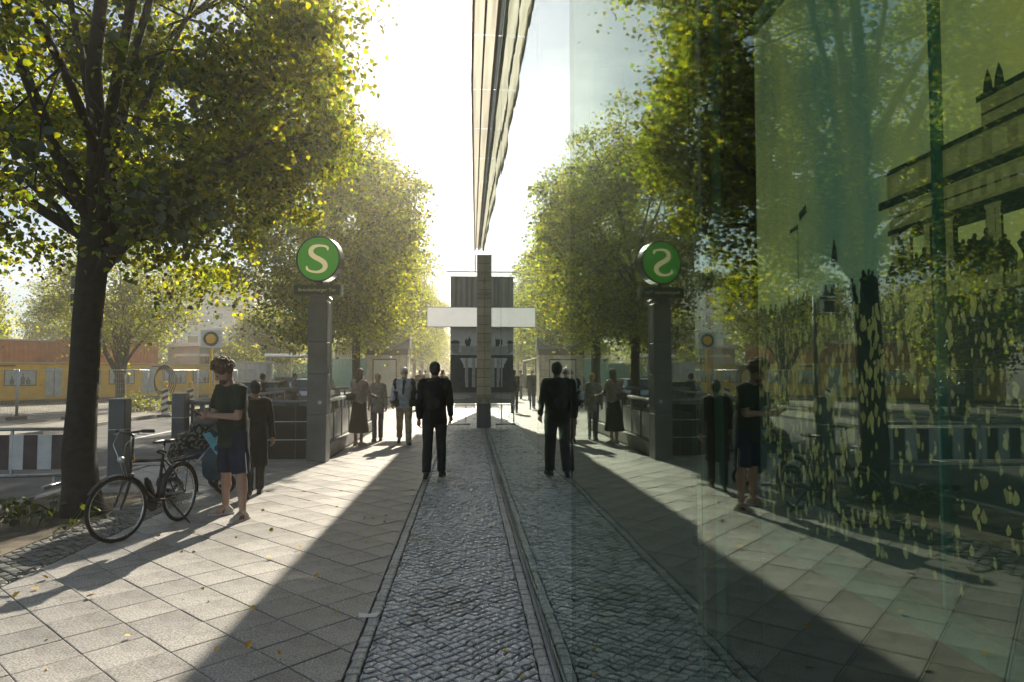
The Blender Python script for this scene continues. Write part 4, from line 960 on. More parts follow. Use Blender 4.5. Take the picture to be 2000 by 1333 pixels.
tr_ = MB().box((0, 0, 0), (.10, .34, .012), bev=.004).build('trim_flap', M['lightblue'], b2, loc=(-.10, .02, .20), rot=(R(30), R(-20), .6))

# ---------------------------------------------------------------- bollards, station pillar with its disc
def bollard(loc, label, w_=.235, h=1.23):
    t = empty('bollard', loc, R(4), label, 'bollard', 'square grey bollards by the kerb')
    MB().box((0, 0, h*.32), (w_, w_, h*.64), bev=.012).build('lower_post', M['steel'], t); MB().box((0, 0, h*.64+.006), (w_+.012, w_+.012, .012)).build('seam_ring', M['galv'], t); MB().box((0, 0, h*.82+.006), (w_, w_, h*.36), bev=.012).build('upper_post', M['steel'], t)
    MB().box((0, 0, h+.008), (w_-.02, w_-.02, .012), bev=.005).build('cap', M['galv'], t)
    return t
b1 = bollard((-5.12, 10.5, 0), 'square grey steel bollard between the near trunk and the bicycle')
copy_tree(b1, None, 'square grey steel bollard behind the pushchair at the end of the stair rail', (-5.28, 13.05, 0), 0)
PX, PY = -2.70, 12.72
sp_ = empty('station_pillar', (PX, PY, 0), R(-3), 'grey steel station pillar carrying a round green S sign and name board', 'sign pillar')
z = 0
for h in (.86, .74, .58, .74):
    MB().box((0, 0, z+h/2), (.35, .30, h-.006), bev=.008).build('pillar_section', M['steel'], sp_); z += h
MB().box((0, 0, 1.45), (.32, .27, 2.86)).build('pillar_core', M['darksteel'], sp_)
MB().box((0, 0, z+.05), (.30, .26, .10), bev=.01).build('pillar_cap', M['steel'], sp_); MB().tube([(0, 0, z), (0, 0, 3.32)], .05, 14).build('neck', M['steel'], sp_)
MB().lathe([(.01, 0), (.13, .0), (.13, .02), (.01, .02)], 20, (0, 0, 2.98)).build('neck_ring', M['chrome'], sp_)
for sx in (-1, 1): MB().tube([(sx*.205, .04, z-1.6), (sx*.205, .04, z+.05), (sx*.12, .04, z+.12)], .016, 8).build('cable_pipe', M['galv'], sp_) if sx > 0 else None
nb = MB().box((-.04, 0, 3.135), (.86, .12, .175), bev=.008).build('name_board', M['darkgreen'], sp_)
for dz in (-.092, .092): MB().box((-.04, 0, 3.135+dz), (.88, .135, .014)).build('board_trim', M['steel'], nb)
MB().box((.40, 0, 3.135), (.025, .14, .2)).build('board_end', M['chrome'], nb)
def text(s_, size, loc, rot, mat, parent, extrude=.002, bold=0, shear=0):
    cu = bpy.data.curves.new('lettering', 'FONT'); cu.body = s_; cu.size = size; cu.extrude = extrude; cu.offset = bold; cu.align_x = 'CENTER'; cu.align_y = 'CENTER'; cu.shear = shear; cu.resolution_u = 3
    o = bpy.data.objects.new('tmp', cu); COL.objects.link(o); dg = bpy.context.evaluated_depsgraph_get(); me = bpy.data.meshes.new_from_object(o.evaluated_get(dg)); bpy.data.objects.remove(o)
    me.materials.clear(); return link_mesh('lettering', me, mat, parent, loc, rot)
# blackletter-like: narrow upright strokes, drawn bold and tight
tx = text('Brandenburger Tor', .088, (-.04, -.064, 3.135), (R(90), 0, 0), M['lettering'], nb, .002, .0020); 
DZ = 3.70; DY = -.0
disc = empty('sign_disc', (0, 0, DZ), R(-9)); disc.parent = sp_; disc.scale = (.95, .95, .95)
MB().lathe([(.02, -.11), (.43, -.11), (.445, -.10), (.445, .10), (.43, .11), (.02, .11)], 56, axis='Y').build('drum', M['chrome'], disc, smooth=False)
MB().lathe([(.01, -.118), (.412, -.118), (.418, -.112), (.418, -.105), (.01, -.105)], 56, axis='Y').build('face', M['green'], disc)
MB().lathe([(.01, .105), (.418, .105), (.412, .118), (.01, .118)], 56, axis='Y').build('face', M['green'], disc)
MB().torus(.43, .018, 56, 8, (0, -.11, 0), 'Y').build('rim_ring', M['darksteel'], disc, smooth=True)
MB().torus(.43, .018, 56, 8, (0, .11, 0), 'Y').build('rim_ring', M['darksteel'], disc, smooth=True)
def ess(parent, side):
    # centre line of the S with the width of its stroke, in units of the face radius
    K = [(.50, .40, .04), (.50, .52, .10), (.40, .60, .085), (.22, .635, .085), (0, .645, .10), (-.22, .59, .145), (-.36, .44, .19), (-.33, .24, .20), (-.12, .07, .195), (.12, -.05, .195), (.34, -.22, .20), (.385, -.42, .19), (.24, -.59, .145), (.0, -.655, .10), (-.24, -.64, .085), (-.44, -.58, .085), (-.56, -.48, .10), (-.565, -.35, .04)]
    pts = []
    for i in range(len(K)-1):
        p0, p1, p2, p3 = K[max(i-1, 0)], K[i], K[i+1], K[min(i+2, len(K)-1)]
        for q in range(4):
            t_ = q/4; pts.append(tuple(.5*((2*p1[c])+(-p0[c]+p2[c])*t_+(2*p0[c]-5*p1[c]+4*p2[c]-p3[c])*t_*t_+(-p0[c]+3*p1[c]-3*p2[c]+p3[c])*t_**3) for c in range(3)))
    pts.append(K[-1]); mb = MB(); r_ = .39; L_ = []
    for i, (x, y, w_) in enumerate(pts):
        a, b = pts[max(i-1, 0)], pts[min(i+1, len(pts)-1)]; dx, dy = b[0]-a[0], b[1]-a[1]; l = math.hypot(dx, dy) or 1
        nx, ny = -dy/l, dx/l; hw = w_*.72*.5*1.75; L_.append(((x+nx*hw)*r_, (y+ny*hw)*r_, (x-nx*hw)*r_, (y-ny*hw)*r_))
    vs = []; fs = []
    for a in L_:
        for yy in (0, 1):
            for k in (0, 2): vs.append((a[k]*side, (-.1185 if yy == 0 else -.1265)*side, a[k+1]))
    for i in range(len(L_)-1):
        q = i*4; fs += [(q+2, q+3, q+7, q+6), (q, q+2, q+6, q+4), (q+1, q+5, q+7, q+3)]
    mb.add(vs, fs); return mb.build('letter', M['signcream'], parent, fix=True)
ess(disc, 1); ess(disc, -1)
# ---------------------------------------------------------------- station stairs: sunk flight, dark parapet, railings
se = empty('station_entrance', (-3.95, 16.3, 0), 0, 'sunken station stairs behind a dark parapet with grey rails and pale panelled side railing', 'stair entrance')
def SE(mb, name, mat, **k): mb.v = [(a+3.95, b-16.3, c) for a, b, c in mb.v]; return mb.build(name, mat, se, **k)
hx0, hx1, hy0, hy1 = HOLE
for nm, bx in (('pit_wall', ((hx0+.03, (hy0+hy1)/2, -1.9), (.06, hy1-hy0, 3.7))), ('pit_wall', ((hx1-.03, (hy0+hy1)/2, -1.9), (.06, hy1-hy0, 3.7))), ('pit_wall', ((-3.95, hy0+.03, -1.9), (2.06, .06, 3.7)))): SE(MB().box(*bx), nm, M['greypanel'])
for k in range(18): SE(MB().box((-3.95, hy1-.16-k*.3, -.17-k*.17-.085), (2.05, .30, .17), bev=.01), 'step', M['kerb'])
# dark parapet facing the viewer
SE(MB().box((-3.71, 13.16, .5), (1.68, .10, 1.0), bev=.006), 'parapet', M['darksteel'])
for z in (.36, .70): SE(MB().box((-3.71, 13.105, z), (1.66, .012, .018)), 'parapet_trim', M['galv'])
SE(MB().box((-4.93, 13.16, .52), (.07, .07, 1.03)), 'end_post', M['steel'])
for x in (-3.95, -3.2): SE(MB().box((x, 13.104, .5), (.012, .010, .98)), 'parapet_seam', M['steel'])
SE(MB().box((-4.2, 13.16, 1.06), (2.75, .14, .07), bev=.02), 'top_rail', M['steel'])
# side railing towards the pavement: plinth, posts, framed pale panels, thick top rail
SE(MB().box((-2.70, 16.3, .13), (.16, 6.4, .26), bev=.01), 'side_plinth', M['kerb'])
SE(MB().box((-2.70, 16.25, 1.08), (.15, 6.5, .06), bev=.02), 'top_rail', M['galv'])
for k in range(8):
    y = 13.2+k*.9
    SE(MB().box((-2.70, y, .67), (.05, .05, .82)), 'post', M['steel'])
    if k < 7:
        SE(MB().box((-2.70, y+.45, .56), (.024, .74, .52), bev=.006), 'panel', M['white'])
        SE(MB().box((-2.70, y+.45, .85), (.03, .78, .02)), 'panel_frame', M['steel']); SE(MB().box((-2.70, y+.45, .28), (.03, .78, .02)), 'panel_frame', M['steel'])
# far and street-side rails
SE(MB().box((-5.12, 16.3, 1.08), (.12, 6.4, .06), bev=.02), 'top_rail', M['steel'])
for k in range(8): SE(MB().box((-5.12, 13.2+k*.9, .53), (.05, .05, 1.06)), 'post', M['steel'])
for k in range(7): SE(MB().box((-5.12, 13.65+k*.9, .5), (.02, .80, .86)), 'panel', M['darksteel'])
SE(MB().box((-3.95, 19.72, 1.08), (2.4, .14, .07), bev=.02), 'top_rail', M['galv']) if False else None
for x in (-5.12, -2.70): SE(MB().box((x, 19.5, .53), (.07, .07, 1.06)), 'end_post', M['steel'])
# small square sign on the pillar side
MB().lathe([(.01, 0), (.035, 0), (.035, .004), (.01, .004)], 16, (.06, -.156, 1.08), 'Y').build('small_plate', M['galv'], sp_)
# rail along the road beyond
rr_ = empty('pavement_rail', (-4.75, 20.9, -.0), 0, 'blue-grey handrail beyond the stairs, in front of the bus shelter', 'rail')
MB().tube([(-1.1, -.5, 1.10), (1.1, .5, 1.12)], .045, 10).build('handrail', M['steel'], rr_, smooth=True)
for k in range(2): MB().tube([(-1.0+k*2, -.45+k*.9, 0), (-1.0+k*2, -.45+k*.9, 1.10)], .03, 8).build('post', M['steel'], rr_)

# ---------------------------------------------------------------- kiosk with rolled roof
kx, ky = -4.0, 34.4
kk = empty('kiosk', (kx, ky, 0), 0, 'beige-tiled kiosk with a sagging rolled-metal roof and blank poster panel', 'kiosk')
MB().box((0, .8, 1.22), (2.02, 1.6, 2.44)).build('core', M['joint'], kk)
for r_ in range(6):
    for c_ in range(6):
        z = .2+r_*.385; x = -1.0+(c_+.5)*.333
        MB().box((x, -.012, z+.19), (.325, .03, .377), bev=.004).build('wall_tile', M['tile'], kk)
for r_ in range(6):
    for c_ in range(4): MB().box((1.022, .2+c_*.4, .39+r_*.385), (.03, .392, .377), bev=.004).build('wall_tile', M['tile'], kk)
MB().box((-.08, -.05, 1.28), (1.2, .05, 1.95), bev=.01).build('poster_frame', M['darksteel'], kk); MB().box((-.08, -.085, 1.28), (1.08, .02, 1.82), bev=.004).build('poster_panel', M['cream'], kk)
MB().box((0, .8, .1), (2.1, 1.7, .2)).build('base', M['kerb'], kk)
MB().box((0, .8, 2.60), (2.14, 1.75, .30), bev=.01).build('band', M['darksteel'], kk)
rf = MB(); n = 16; pr1 = [(-1.15+2.3*i/n, 3.32-.50*math.sin(PI*i/n)**.8) for i in range(n+1)]; rf.prism(pr1+[(1.15, 2.74), (-1.15, 2.74)], 'Y', .35, 1.6); rf.build('roof_end', M['darksteel'], kk, fix=True)
rf = MB(); rf.prism([(-1.15+2.3*i/n, 3.33-.50*math.sin(PI*i/n)**.8) for i in range(n+1)]+[(1.15-2.3*i/n, 3.38-.50*math.sin(PI*(n-i)/n)**.8) for i in range(n+1)], 'Y', -.1, 1.75); rf.build('roof', M['roofmetal'], kk, fix=True)
rf = MB(); rf.prism(pr1+[(1.15, 2.74), (-1.15, 2.74)], 'Y', -.03, .34); rf.build('roof_front', M['steel'], kk, fix=True)
for sx in (-1, 1): MB().box((sx*1.12, .8, 3.05), (.05, 1.7, .62)).build('roof_side', M['steel'], kk)
aw = MB().box((1.45, .6, 2.25), (.8, 1.0, .05), ry=R(14)).build('awning', M['white'], kk)

# ---------------------------------------------------------------- hanging banner, box sign and rod on the glass front
bn = empty('banner_stand', (-.03, 21.2, 0), 0, 'tall banner printed with a grey photo of a man and gateway, plain cloth above', 'banner')
def B_(mb, name, mat, **k): return mb.build(name, mat, bn, **k)
M['grey1'] = simple('print_sky', (.78, .79, .76), .6, var=.05); M['grey2'] = simple('print_stone', (.48, .49, .47), .6, var=.12, scale=9); M['grey3'] = simple('print_dark', (.09, .095, .095), .6, var=.15); M['grey4'] = simple('print_face', (.40, .39, .37), .6, var=.1, scale=14)
cl = MB(); nn = 28
for i in range(nn+1):
    x = -.48+.96*i/nn
    for z in (3.62, 4.1, 4.58): cl.v.append((x, .018*math.sin(i*1.3)+.01*math.sin(i*.5+z), z))
for i in range(nn):
    for j in range(2): q = i*3+j; cl.f.append((q, q+3, q+4, q+1))
B_(cl, 'upper_cloth', M['cream'], smooth=True)
for z in (4.58, 3.62): B_(MB().tube([(-.5, 0, z), (.5, 0, z)], .015, 6), 'cloth_bar', M['galv'])
B_(MB().box((0, 0, 1.83), (.96, .03, 2.36)), 'print_panel', M['grey1'])
B_(MB().box((0, 0, .60), (1.0, .05, .03)), 'bottom_bar', M['galv'])
for x in (-.46, .0): B_(MB().tube([(x, 0, 0), (x, 0, .6)], .014, 6), 'foot_rod', M['galv'])
B_(MB().box((-.2, 0, .012), (.7, .4, .024)), 'foot_plate', M['darksteel'])
def fl(polys, dy, name, mat):
    mb = MB()
    for P in polys: mb.add([(p[0], -.0155-dy, p[1]) for p in P], [tuple(range(len(P)))])
    B_(mb, name, mat)
fl([[(-.48, .65), (.48, .65), (.48, .98), (-.48, .98)]], .001, 'caption_field', M['greypanel'])
fl([[(-.48, .98), (.48, .98), (.48, 1.75), (-.48, 1.75)]], .001, 'print_shade', M['grey3'])
fl([[(-.30, 2.14), (.48, 2.14), (.48, 2.24), (-.34, 2.24)], [(-.16, 2.24), (.48, 2.24), (.48, 2.42), (-.16, 2.42)]]+[[(x-.055, 1.15), (x+.055, 1.15), (x+.045, 2.14), (x-.045, 2.14)] for x in (-.22, .02, .24, .44)], .003, 'printed_gateway', M['grey2'])
fl([[(-.30, 2.05), (.48, 2.05), (.48, 2.14), (-.30, 2.14)], [(.0, 2.42), (.12, 2.42), (.16, 2.60), (.10, 2.72), (.06, 2.60), (.0, 2.66), (-.04, 2.55)]], .004, 'printed_cornice', M['grey3'])
fl([[(-.48, .98), (.0, .98), (-.03, 1.4), (-.08, 1.85), (-.22, 2.10), (-.36, 2.16), (-.48, 2.14)]], .006, 'printed_suit', M['grey3'])
fl([[(-.33+.14*math.cos(a), 2.38+.20*math.sin(a)) for a in [k*PI/9 for k in range(18)]]], .008, 'printed_head', M['grey4'])
fl([[(-.33+.15*math.cos(a), 2.51+.09*math.sin(a)*(1 if math.sin(a) > 0 else .15)) for a in [k*PI/9 for k in range(18)]], [(-.40, 2.38), (-.35, 2.38), (-.35, 2.395), (-.40, 2.395)], [(-.30, 2.38), (-.25, 2.38), (-.25, 2.395), (-.30, 2.395)], [(-.37, 2.27), (-.28, 2.27), (-.28, 2.28), (-.37, 2.28)]], .010, 'printed_hair', M['grey3'])
fl([[(-.42, z), (-.42+l, z), (-.42+l, z+.012), (-.42, z+.012)] for z, l in ((.90, .5), (.865, .62), (.83, .58), (.795, .4))], .003, 'caption_line', M['white'])
lb2 = empty('box_sign', (-.40, 21.0, 3.30), 0, 'blank white box sign sticking out from the glass front above the photo banner', 'sign')
MB().box((0, 0, 0), (1.66, .10, .62), bev=.012).build('housing', M['galv'], lb2); MB().box((0, -.052, 0), (1.62, .012, .58), bev=.004).build('face', M['boxglow'], lb2)
rd = empty('flag_rod', (-.1, 21.3, 4.75), 0, 'thin horizontal rod above the banner, reaching from the glass front', 'rod')
MB().tube([(-.55, 0, 0), (.58, 0, 0)], .018, 6).build('rod', M['galv'], rd); MB().tube([(.35, 0, 0), (.35, 0, .55)], .02, 6).build('bracket', M['cream'], rd)
# ---------------------------------------------------------------- barricade at the left
bc = empty('barricade', (-7.25, 10.3, -.12), R(3), 'striped site barricade between two tubes at the left edge, beside the near trunk', 'barricade')
MB().box((0, 0, .60), (3.0, .03, .50), bev=.004).build('board', M['white'], bc)
for k in range(8):
    x = -1.40+k*.38
    MB().add([(x, -.018, .352), (x+.19, -.018, .352), (x+.19, -.018, .848), (x, -.018, .848)], [(0, 1, 2, 3)]).build('stripe', M['stripe'], bc)
MB().tube([(-1.55, 0, .93), (1.5, 0, .93)], .026, 8).build('rail', M['galv'], bc, smooth=True); MB().tube([(-1.55, 0, .26), (1.5, 0, .26)], .026, 8).build('rail', M['galv'], bc, smooth=True)
for x in (-1.5, -.35, .72, 1.45): MB().box((x, 0, .60), (.03, .034, .66)).build('upright', M['galv'], bc)
for x in (-1.3, 1.3): MB().box((x, 0, .12), (.05, .6, .06), bev=.01).build('foot', M['galv'], bc); MB().box((x, 0, .2), (.04, .04, .14)).build('leg', M['galv'], bc)
# ---------------------------------------------------------------- mesh fences of the building site
def fence_panel(x0, y0, x1, y1, label):
    L_ = math.hypot(x1-x0, y1-y0); t = empty('mesh_fence', (x0, y0, -.13), math.atan2(y1-y0, x1-x0), label, 'fence', 'mesh panels round the building site')
    for x in (.03, L_-.03): MB().tube([(x, 0, 0), (x, 0, 1.85)], .024, 8).build('post', M['galv'], t, smooth=True)
    for z in (.12, 1.82): MB().tube([(.03, 0, z), (L_-.03, 0, z)], .018, 6).build('rail', M['galv'], t, smooth=True)
    wv = MB()
    for k in range(int(L_/.12)): wv.tube([(.1+k*.12, 0, .12), (.1+k*.12, 0, 1.82)], .0035, 3, False)
    for k in range(7): wv.tube([(.03, 0, .3+k*.23), (L_-.03, 0, .3+k*.23)], .0035, 3, False)
    meta(wv.build('wire_mesh', M['galv'], t), kind='stuff')
    MB().box((0, 0, .07), (.7, .25, .14), bev=.02).build('foot_block', M['asphalt'], t)
fp = [(-20.5, 21.5), (-17.3, 23.2), (-16.3, 26.0), (-15.6, 29.2), (-14.6, 32.4), (-13.6, 35.6), (-12.7, 38.8), (-12.1, 42)]
names = ['mesh fence panel at the left edge, nearest the barricade', 'mesh fence panel between the near trunk and the left edge', 'mesh fence panel just right of the near trunk', 'mesh fence panel in front of the forked tree', 'mesh fence panel by the striped beacon', 'mesh fence panel behind the phone man', 'mesh fence panel farthest along the road']
for (a, b), nm in zip(zip(fp[:-1], fp[1:]), names): fence_panel(*a, *b, nm)
# ---------------------------------------------------------------- yellow underground-train hoarding
th0, th1 = Vector((-27.5, 32.5)), Vector((-14.5, 50)); tl = (th1-th0).length
tr = empty('train_hoarding', (th0.x, th0.y, -.13), math.atan2(th1.y-th0.y, th1.x-th0.x), 'long yellow box got up as an underground train with windows and doors, across the road', 'hoarding')
MB().box((tl/2, .6, 1.20), (tl, 1.2, 1.95), bev=.05).build('body', M['yellow'], tr); MB().box((tl/2, .6, .14), (tl-.1, 1.1, .20)).build('skirt', M['darksteel'], tr); MB().box((tl/2, .6, 2.21), (tl, 1.25, .06)).build('roof_edge', M['cream'], tr)
M['winprint'] = simple('window_print', (.42, .50, .52), .3, var=.15, scale=3)
x = .6; k = 0
while x < tl-2.2:
    if k % 3 == 1:
        for q in (0, .42): MB().box((x+.2+q, -.012, 1.18), (.38, .03, 1.6), bev=.02).build('door', M['winprint'], tr)
        MB().box((x+.41, -.03, 1.18), (.02, .02, 1.6)).build('door_seam', M['darksteel'], tr); x += 1.35
    else:
        w_ = MB().box((x+.75, -.012, 1.42), (1.5, .03, .86), bev=.03).build('window_frame', M['darksteel'], tr); MB().box((x+.75, -.03, 1.42), (1.40, .014, .76), bev=.01).build('pane', M['winprint'], w_)
        for q in (.35, .85, 1.1):
            c_ = MB(); h = rnd.uniform(.4, .6); c_.add([(x+q-.09, -.0385, 1.06), (x+q+.09, -.0385, 1.06), (x+q+.10, -.0385, 1.04+h*.6), (x+q+.03, -.0385, 1.06+h*.75), (x+q+.04, -.0385, 1.06+h), (x+q-.04, -.0385, 1.06+h), (x+q-.03, -.0385, 1.06+h*.75), (x+q-.10, -.0385, 1.04+h*.6)], [tuple(range(8))]); c_.build('printed_passenger', M['grey3'], w_)
        x += 1.95
    k += 1
for q in range(5): MB().box((1.6+q*4.2, -.008, 2.05), (1.1, .02, .08)).build('destination_strip', M['redc'], tr)
# containers and roofs behind it
def ribbed(name, loc, rz, L_, D, H_, mat, label, cat='container', pitch=.25):
    t = empty(name, loc, rz, label, cat); MB().box((L_/2, D/2, H_/2), (L_, D, H_)).build('shell', M[mat], t); rb = MB()
    n = int(L_/pitch)
    for i in range(n): rb.box((.12+i*pitch, -.03, H_/2), (pitch*.5, .06, H_-.2), bev=.01)
    meta(rb.build('ribs', M[mat], t), kind='stuff')
    MB().box((L_/2, D/2, H_+.04), (L_+.1, D+.15, .08)).build('roof', M['galv'], t)
    for x in (.05, L_-.05): MB().box((x, -.04, H_/2), (.12, .1, H_)).build('corner_post', M[mat], t)
    return t
a_ = math.atan2(th1.y-th0.y, th1.x-th0.x)
c1 = ribbed('site_container', (-31.0, 38.0, 1.2), a_, 8.5, 2.4, 2.3, 'orange', 'rust-orange ribbed container raised behind the yellow hoarding, left of the near trunk'); 
c2 = ribbed('site_container', (-24.0, 43.5, 1.2), a_, 5.2, 2.4, 2.45, 'orange', 'rust-orange ribbed container raised behind the forked tree, right of the near trunk')
for c_ in (c1, c2):
    for x in (.3, 2.6, 4.9): MB().box((x, .6, -.6), (.15, .15, 1.2)).build('stand_leg', M['galv'], c_)
pv = empty('flat_pavilion', (-19.2, 50.5, 0), a_, 'pale flat-roofed pavilion with white roof edges beyond the yellow hoarding', 'pavilion')
MB().box((4, 2, 1.7), (8, 4, 3.4)).build('wall', M['pavilion'], pv); MB().box((4, 1.6, 3.55), (9, 5.4, .25)).build('roof', M['white'], pv); MB().box((1.5, -1.0, 2.75), (7, 1.6, .16)).build('canopy', M['white'], pv)
for x in (1.2, 3.4, 5.6): w_ = MB().box((x, -.02, 2.0), (1.5, .06, 1.2), bev=.01).build('window', M['darksteel'], pv); MB().box((x, -.06, 2.0), (1.36, .03, 1.06)).build('pane', M['glassdark'], w_)
# grey house far back
gh = empty('grey_house', (-36.5, 84, 0), R(8), 'tall pale grey house with balconies rising behind the trees, above the lamp board', 'house')
MB().box((5, 5, 7), (11, 10, 14)).build('wall', M['pavilion'], gh); MB().box((5, 5, 14.15), (11.5, 10.5, .3)).build('roof', M['galv'], gh)
for z in (1.4, 4.2, 7.0, 9.8):
    for x in (1.2, 3.6, 6.4, 8.8):
        w_ = MB().box((x, -.03, z+.9), (1.3, .10, 1.7), bev=.01).build('window', M['white'], gh); MB().box((x, -.09, z+.9), (1.1, .04, 1.5)).build('pane', M['glassdark'], w_)
    MB().box((7.8, -.6, z-.1), (3.4, 1.2, .18)).build('balcony', M['white'], gh); MB().box((7.8, -1.17, z+.45), (3.4, .05, .9)).build('balcony_front', M['pavilion'], gh)
for z in (2.8, 5.6, 8.4, 11.2): MB().box((5, -.04, z), (11.02, .08, .14)).build('string_course', M['white'], gh)
# white hoarding, teal hoarding, orange net, bus shelter
wh_ = ribbed('white_hoarding', (-13.9, 40.5, -.13), .1, 2.6, .08, 2.25, 'white', 'white ribbed hoarding right of the phone man, behind the fence', 'hoarding', .28)
th_ = ribbed('teal_hoarding', (-15.6, 52, -.13), R(4), 5.5, .08, 2.3, 'teal', 'teal ribbed hoarding beyond the bus shelter', 'hoarding', .3)
th2 = ribbed('teal_hoarding', (-12.2, 62, -.13), R(4), 6.0, .08, 2.9, 'teal', 'teal ribbed hoarding seen between the dark trunks left of the kiosk', 'hoarding', .3)
on = empty('orange_net', (-9.8, 33.0, -.13), R(4), 'orange plastic mesh net fence left of the bus shelter', 'net fence')
nm_ = MB()
for k in range(11): nm_.box((k*.12, 0, .55), (.03, .012, 1.1))
for k in range(11): nm_.box((.6, .008, .05+k*.1), (1.22, .012, .028))
meta(nm_.build('netting', M['net'], on), kind='stuff')
for x in (0, 1.2): MB().tube([(x, .03, 0), (x, .03, 1.2)], .025, 6).build('stake', M['galv'], on)
bs_ = empty('bus_shelter', (-10.3, 40.5, -.13), R(5), 'glass bus shelter with a thin dark curved roof beyond the stairs', 'bus shelter')
n = 10; cv = [(-.9+1.8*i/n, 2.62+.16*math.sin(PI*i/n)) for i in range(n+1)]; MB().prism(cv+[(a, b-.07) for a, b in reversed(cv)], 'X', -2.1, 2.1).build('roof', M['steel'], bs_, fix=True)
MB().box((0, 0, 2.60), (4.3, 1.85, .05)).build('gutter', M['galv'], bs_)
for x in (-1.9, 0, 1.9): MB().tube([(x, .7, 0), (x, .7, 2.6)], .05, 10).build('post', M['galv'], bs_)
for x in (-.95, .95): MB().box((x, .7, 1.2), (1.78, .02, 2.0)).build('screen', M['clear'], bs_)
MB().box((-1.9, 0, 1.2), (.02, 1.2, 2.0)).build('screen', M['clear'], bs_)
MB().box((.2, .45, .45), (2.2, .35, .05), bev=.01).build('bench', M['galv'], bs_)
for x in (-.6, 1.0): MB().box((x, .45, .22), (.06, .3, .42)).build('bench_leg', M['galv'], bs_)
bs_.scale = (.62, .8, 1)
# ---------------------------------------------------------------- site signs and lamps
ls = empty('lamp_board', (-11.3, 31, -.13), R(12), 'square grey board with a dark ring and amber disc on a yellow post', 'warning sign')
MB().box((0, 0, 3.2), (.84, .05, .80), bev=.01).build('board', M['galv'], ls); MB().lathe([(.01, -.045), (.31, -.045), (.32, -.03), (.32, 0), (.01, 0)], 32, (0, -.02, 3.2), 'Y').build('dark_ring', M['darksteel'], ls)
MB().lathe([(.01, -.03), (.15, -.028), (.21, -.008), (.21, 0), (.01, 0)], 28, (0, -.066, 3.2), 'Y').build('amber_disc', M['yellowlamp'], ls, smooth=True); MB().tube([(0, .06, 0), (0, .06, 3.6)], .055, 10).build('post', M['yellow'], ls, smooth=True)
def beacon(loc, label, board=True):
    t = empty('warning_beacon', loc, 0, label, 'beacon', 'striped site beacons'); MB().box((0, 0, .05), (.6, .35, .10), bev=.02).build('foot', M['asphalt'], t)
    MB().box((0, 0, .60), (.25, .03, 1.0), bev=.01).build('board', M['white'], t)
    for k in range(4): z = .16+k*.24; MB().add([(-.12, -.0175, z), (.12, -.0175, z+.10), (.12, -.0175, z+.21), (-.12, -.0175, z+.11)], [(0, 1, 2, 3)]).build('stripe', M['redc'], t)
    if board: MB().box((0, 0, 1.16), (.16, .06, .10), bev=.01).build('battery_box', M['yellow'], t); MB().lathe([(.02, -.04), (.085, -.03), (.095, 0), (.085, .03), (.02, .04)], 20, (0, 0, 1.29), 'Y').build('lamp', M['yellowlamp'], t, smooth=True)
    return t
b0 = beacon((-14.6, 26.4, -.13), 'white striped beacon without a lamp, in front of the mesh fence', False)
b3 = beacon((-11.6, 27.2, -.12), 'striped beacon with round amber lamp by the cable coil')
for (x, y), lb_ in (((-10.9, 27.8), 'striped beacon with round amber lamp just left of the phone man'), ((-9.7, 29), 'striped beacon with round amber lamp just right of the phone man')): copy_tree(b3, None, lb_, (x, y, -.13), .3)
cc = empty('cable_coil', (-14.2, 33.0, .0), R(20), 'black cable coil hanging upright from a stand on the site', 'cable coil'); c_ = MB()
for k in range(4): c_.torus(.52+.07*k, .03, 40, 6, (.05*k, .03*k, 1.15-.02*k), 'Y')
for i, v_ in enumerate(c_.v): c_.v[i] = (v_[0]*.62, v_[1], v_[2]*1.05)
c_.build('coil', M['rubber'], cc, smooth=True); MB().tube([(0, .15, -.1), (0, .15, 1.9)], .04, 8).build('stand', M['galv'], cc)
tl_ = empty('traffic_light', (-11.45, 21.8, -.12), R(-6), 'pole with two white-edged signal boxes just right of the near trunk, high up', 'traffic light'); MB().tube([(0, 0, 0), (0, 0, 4.3)], .07, 10).build('pole', M['darksteel'], tl_, smooth=True)
MB().tube([(0, 0, 4.2), (-.5, 0, 4.25)], .04, 8).build('arm', M['darksteel'], tl_)
for z in (3.95, 4.50): 
    q_ = MB().box((-.52, 0, z), (.46, .16, .40), bev=.02).build('signal_box', M['darksteel'], tl_); MB().box((-.52, -.01, z+.21), (.50, .2, .03)).build('box_edge', M['white'], q_); MB().box((-.52, -.01, z-.21), (.50, .2, .03)).build('box_edge', M['white'], q_); MB().box((-.28, -.01, z), (.03, .2, .44)).build('box_edge', M['white'], q_)
lp = empty('street_lamp', (-12.1, 48, -.13), 0, 'slim far street lamp pole beyond the bus shelter', 'street lamp'); MB().tube([(0, 0, 0), (0, 0, 5.6), (.3, 0, 6.1), (1.2, 0, 6.3)], .05, 8).build('pole', M['galv'], lp); MB().box((1.4, 0, 6.3), (.6, .2, .1), bev=.03).build('lamp_head', M['galv'], lp)
mb_ = empty('market_umbrella', (-34.0, 33.5, 0), 0, 'dark flat awning roof at the left edge above the yellow hoarding', 'awning'); MB().box((2, 1, 2.75), (8, 3.4, .12)).build('roof', M['darksteel'], mb_)
for x in (-1.8, 5.8): MB().tube([(x, 0, 0), (x, 0, 2.7)], .05, 8).build('post', M['galv'], mb_)
mp2 = empty('mini_excavator', (-19.2, 25.6, -.13), R(25), 'small dark compact digger on the site in front of the yellow hoarding', 'digger')
for sx in (-1, 1): MB().box((sx*.42, 0, .18), (.22, 1.4, .34), bev=.12).build('track', M['rubber'], mp2)
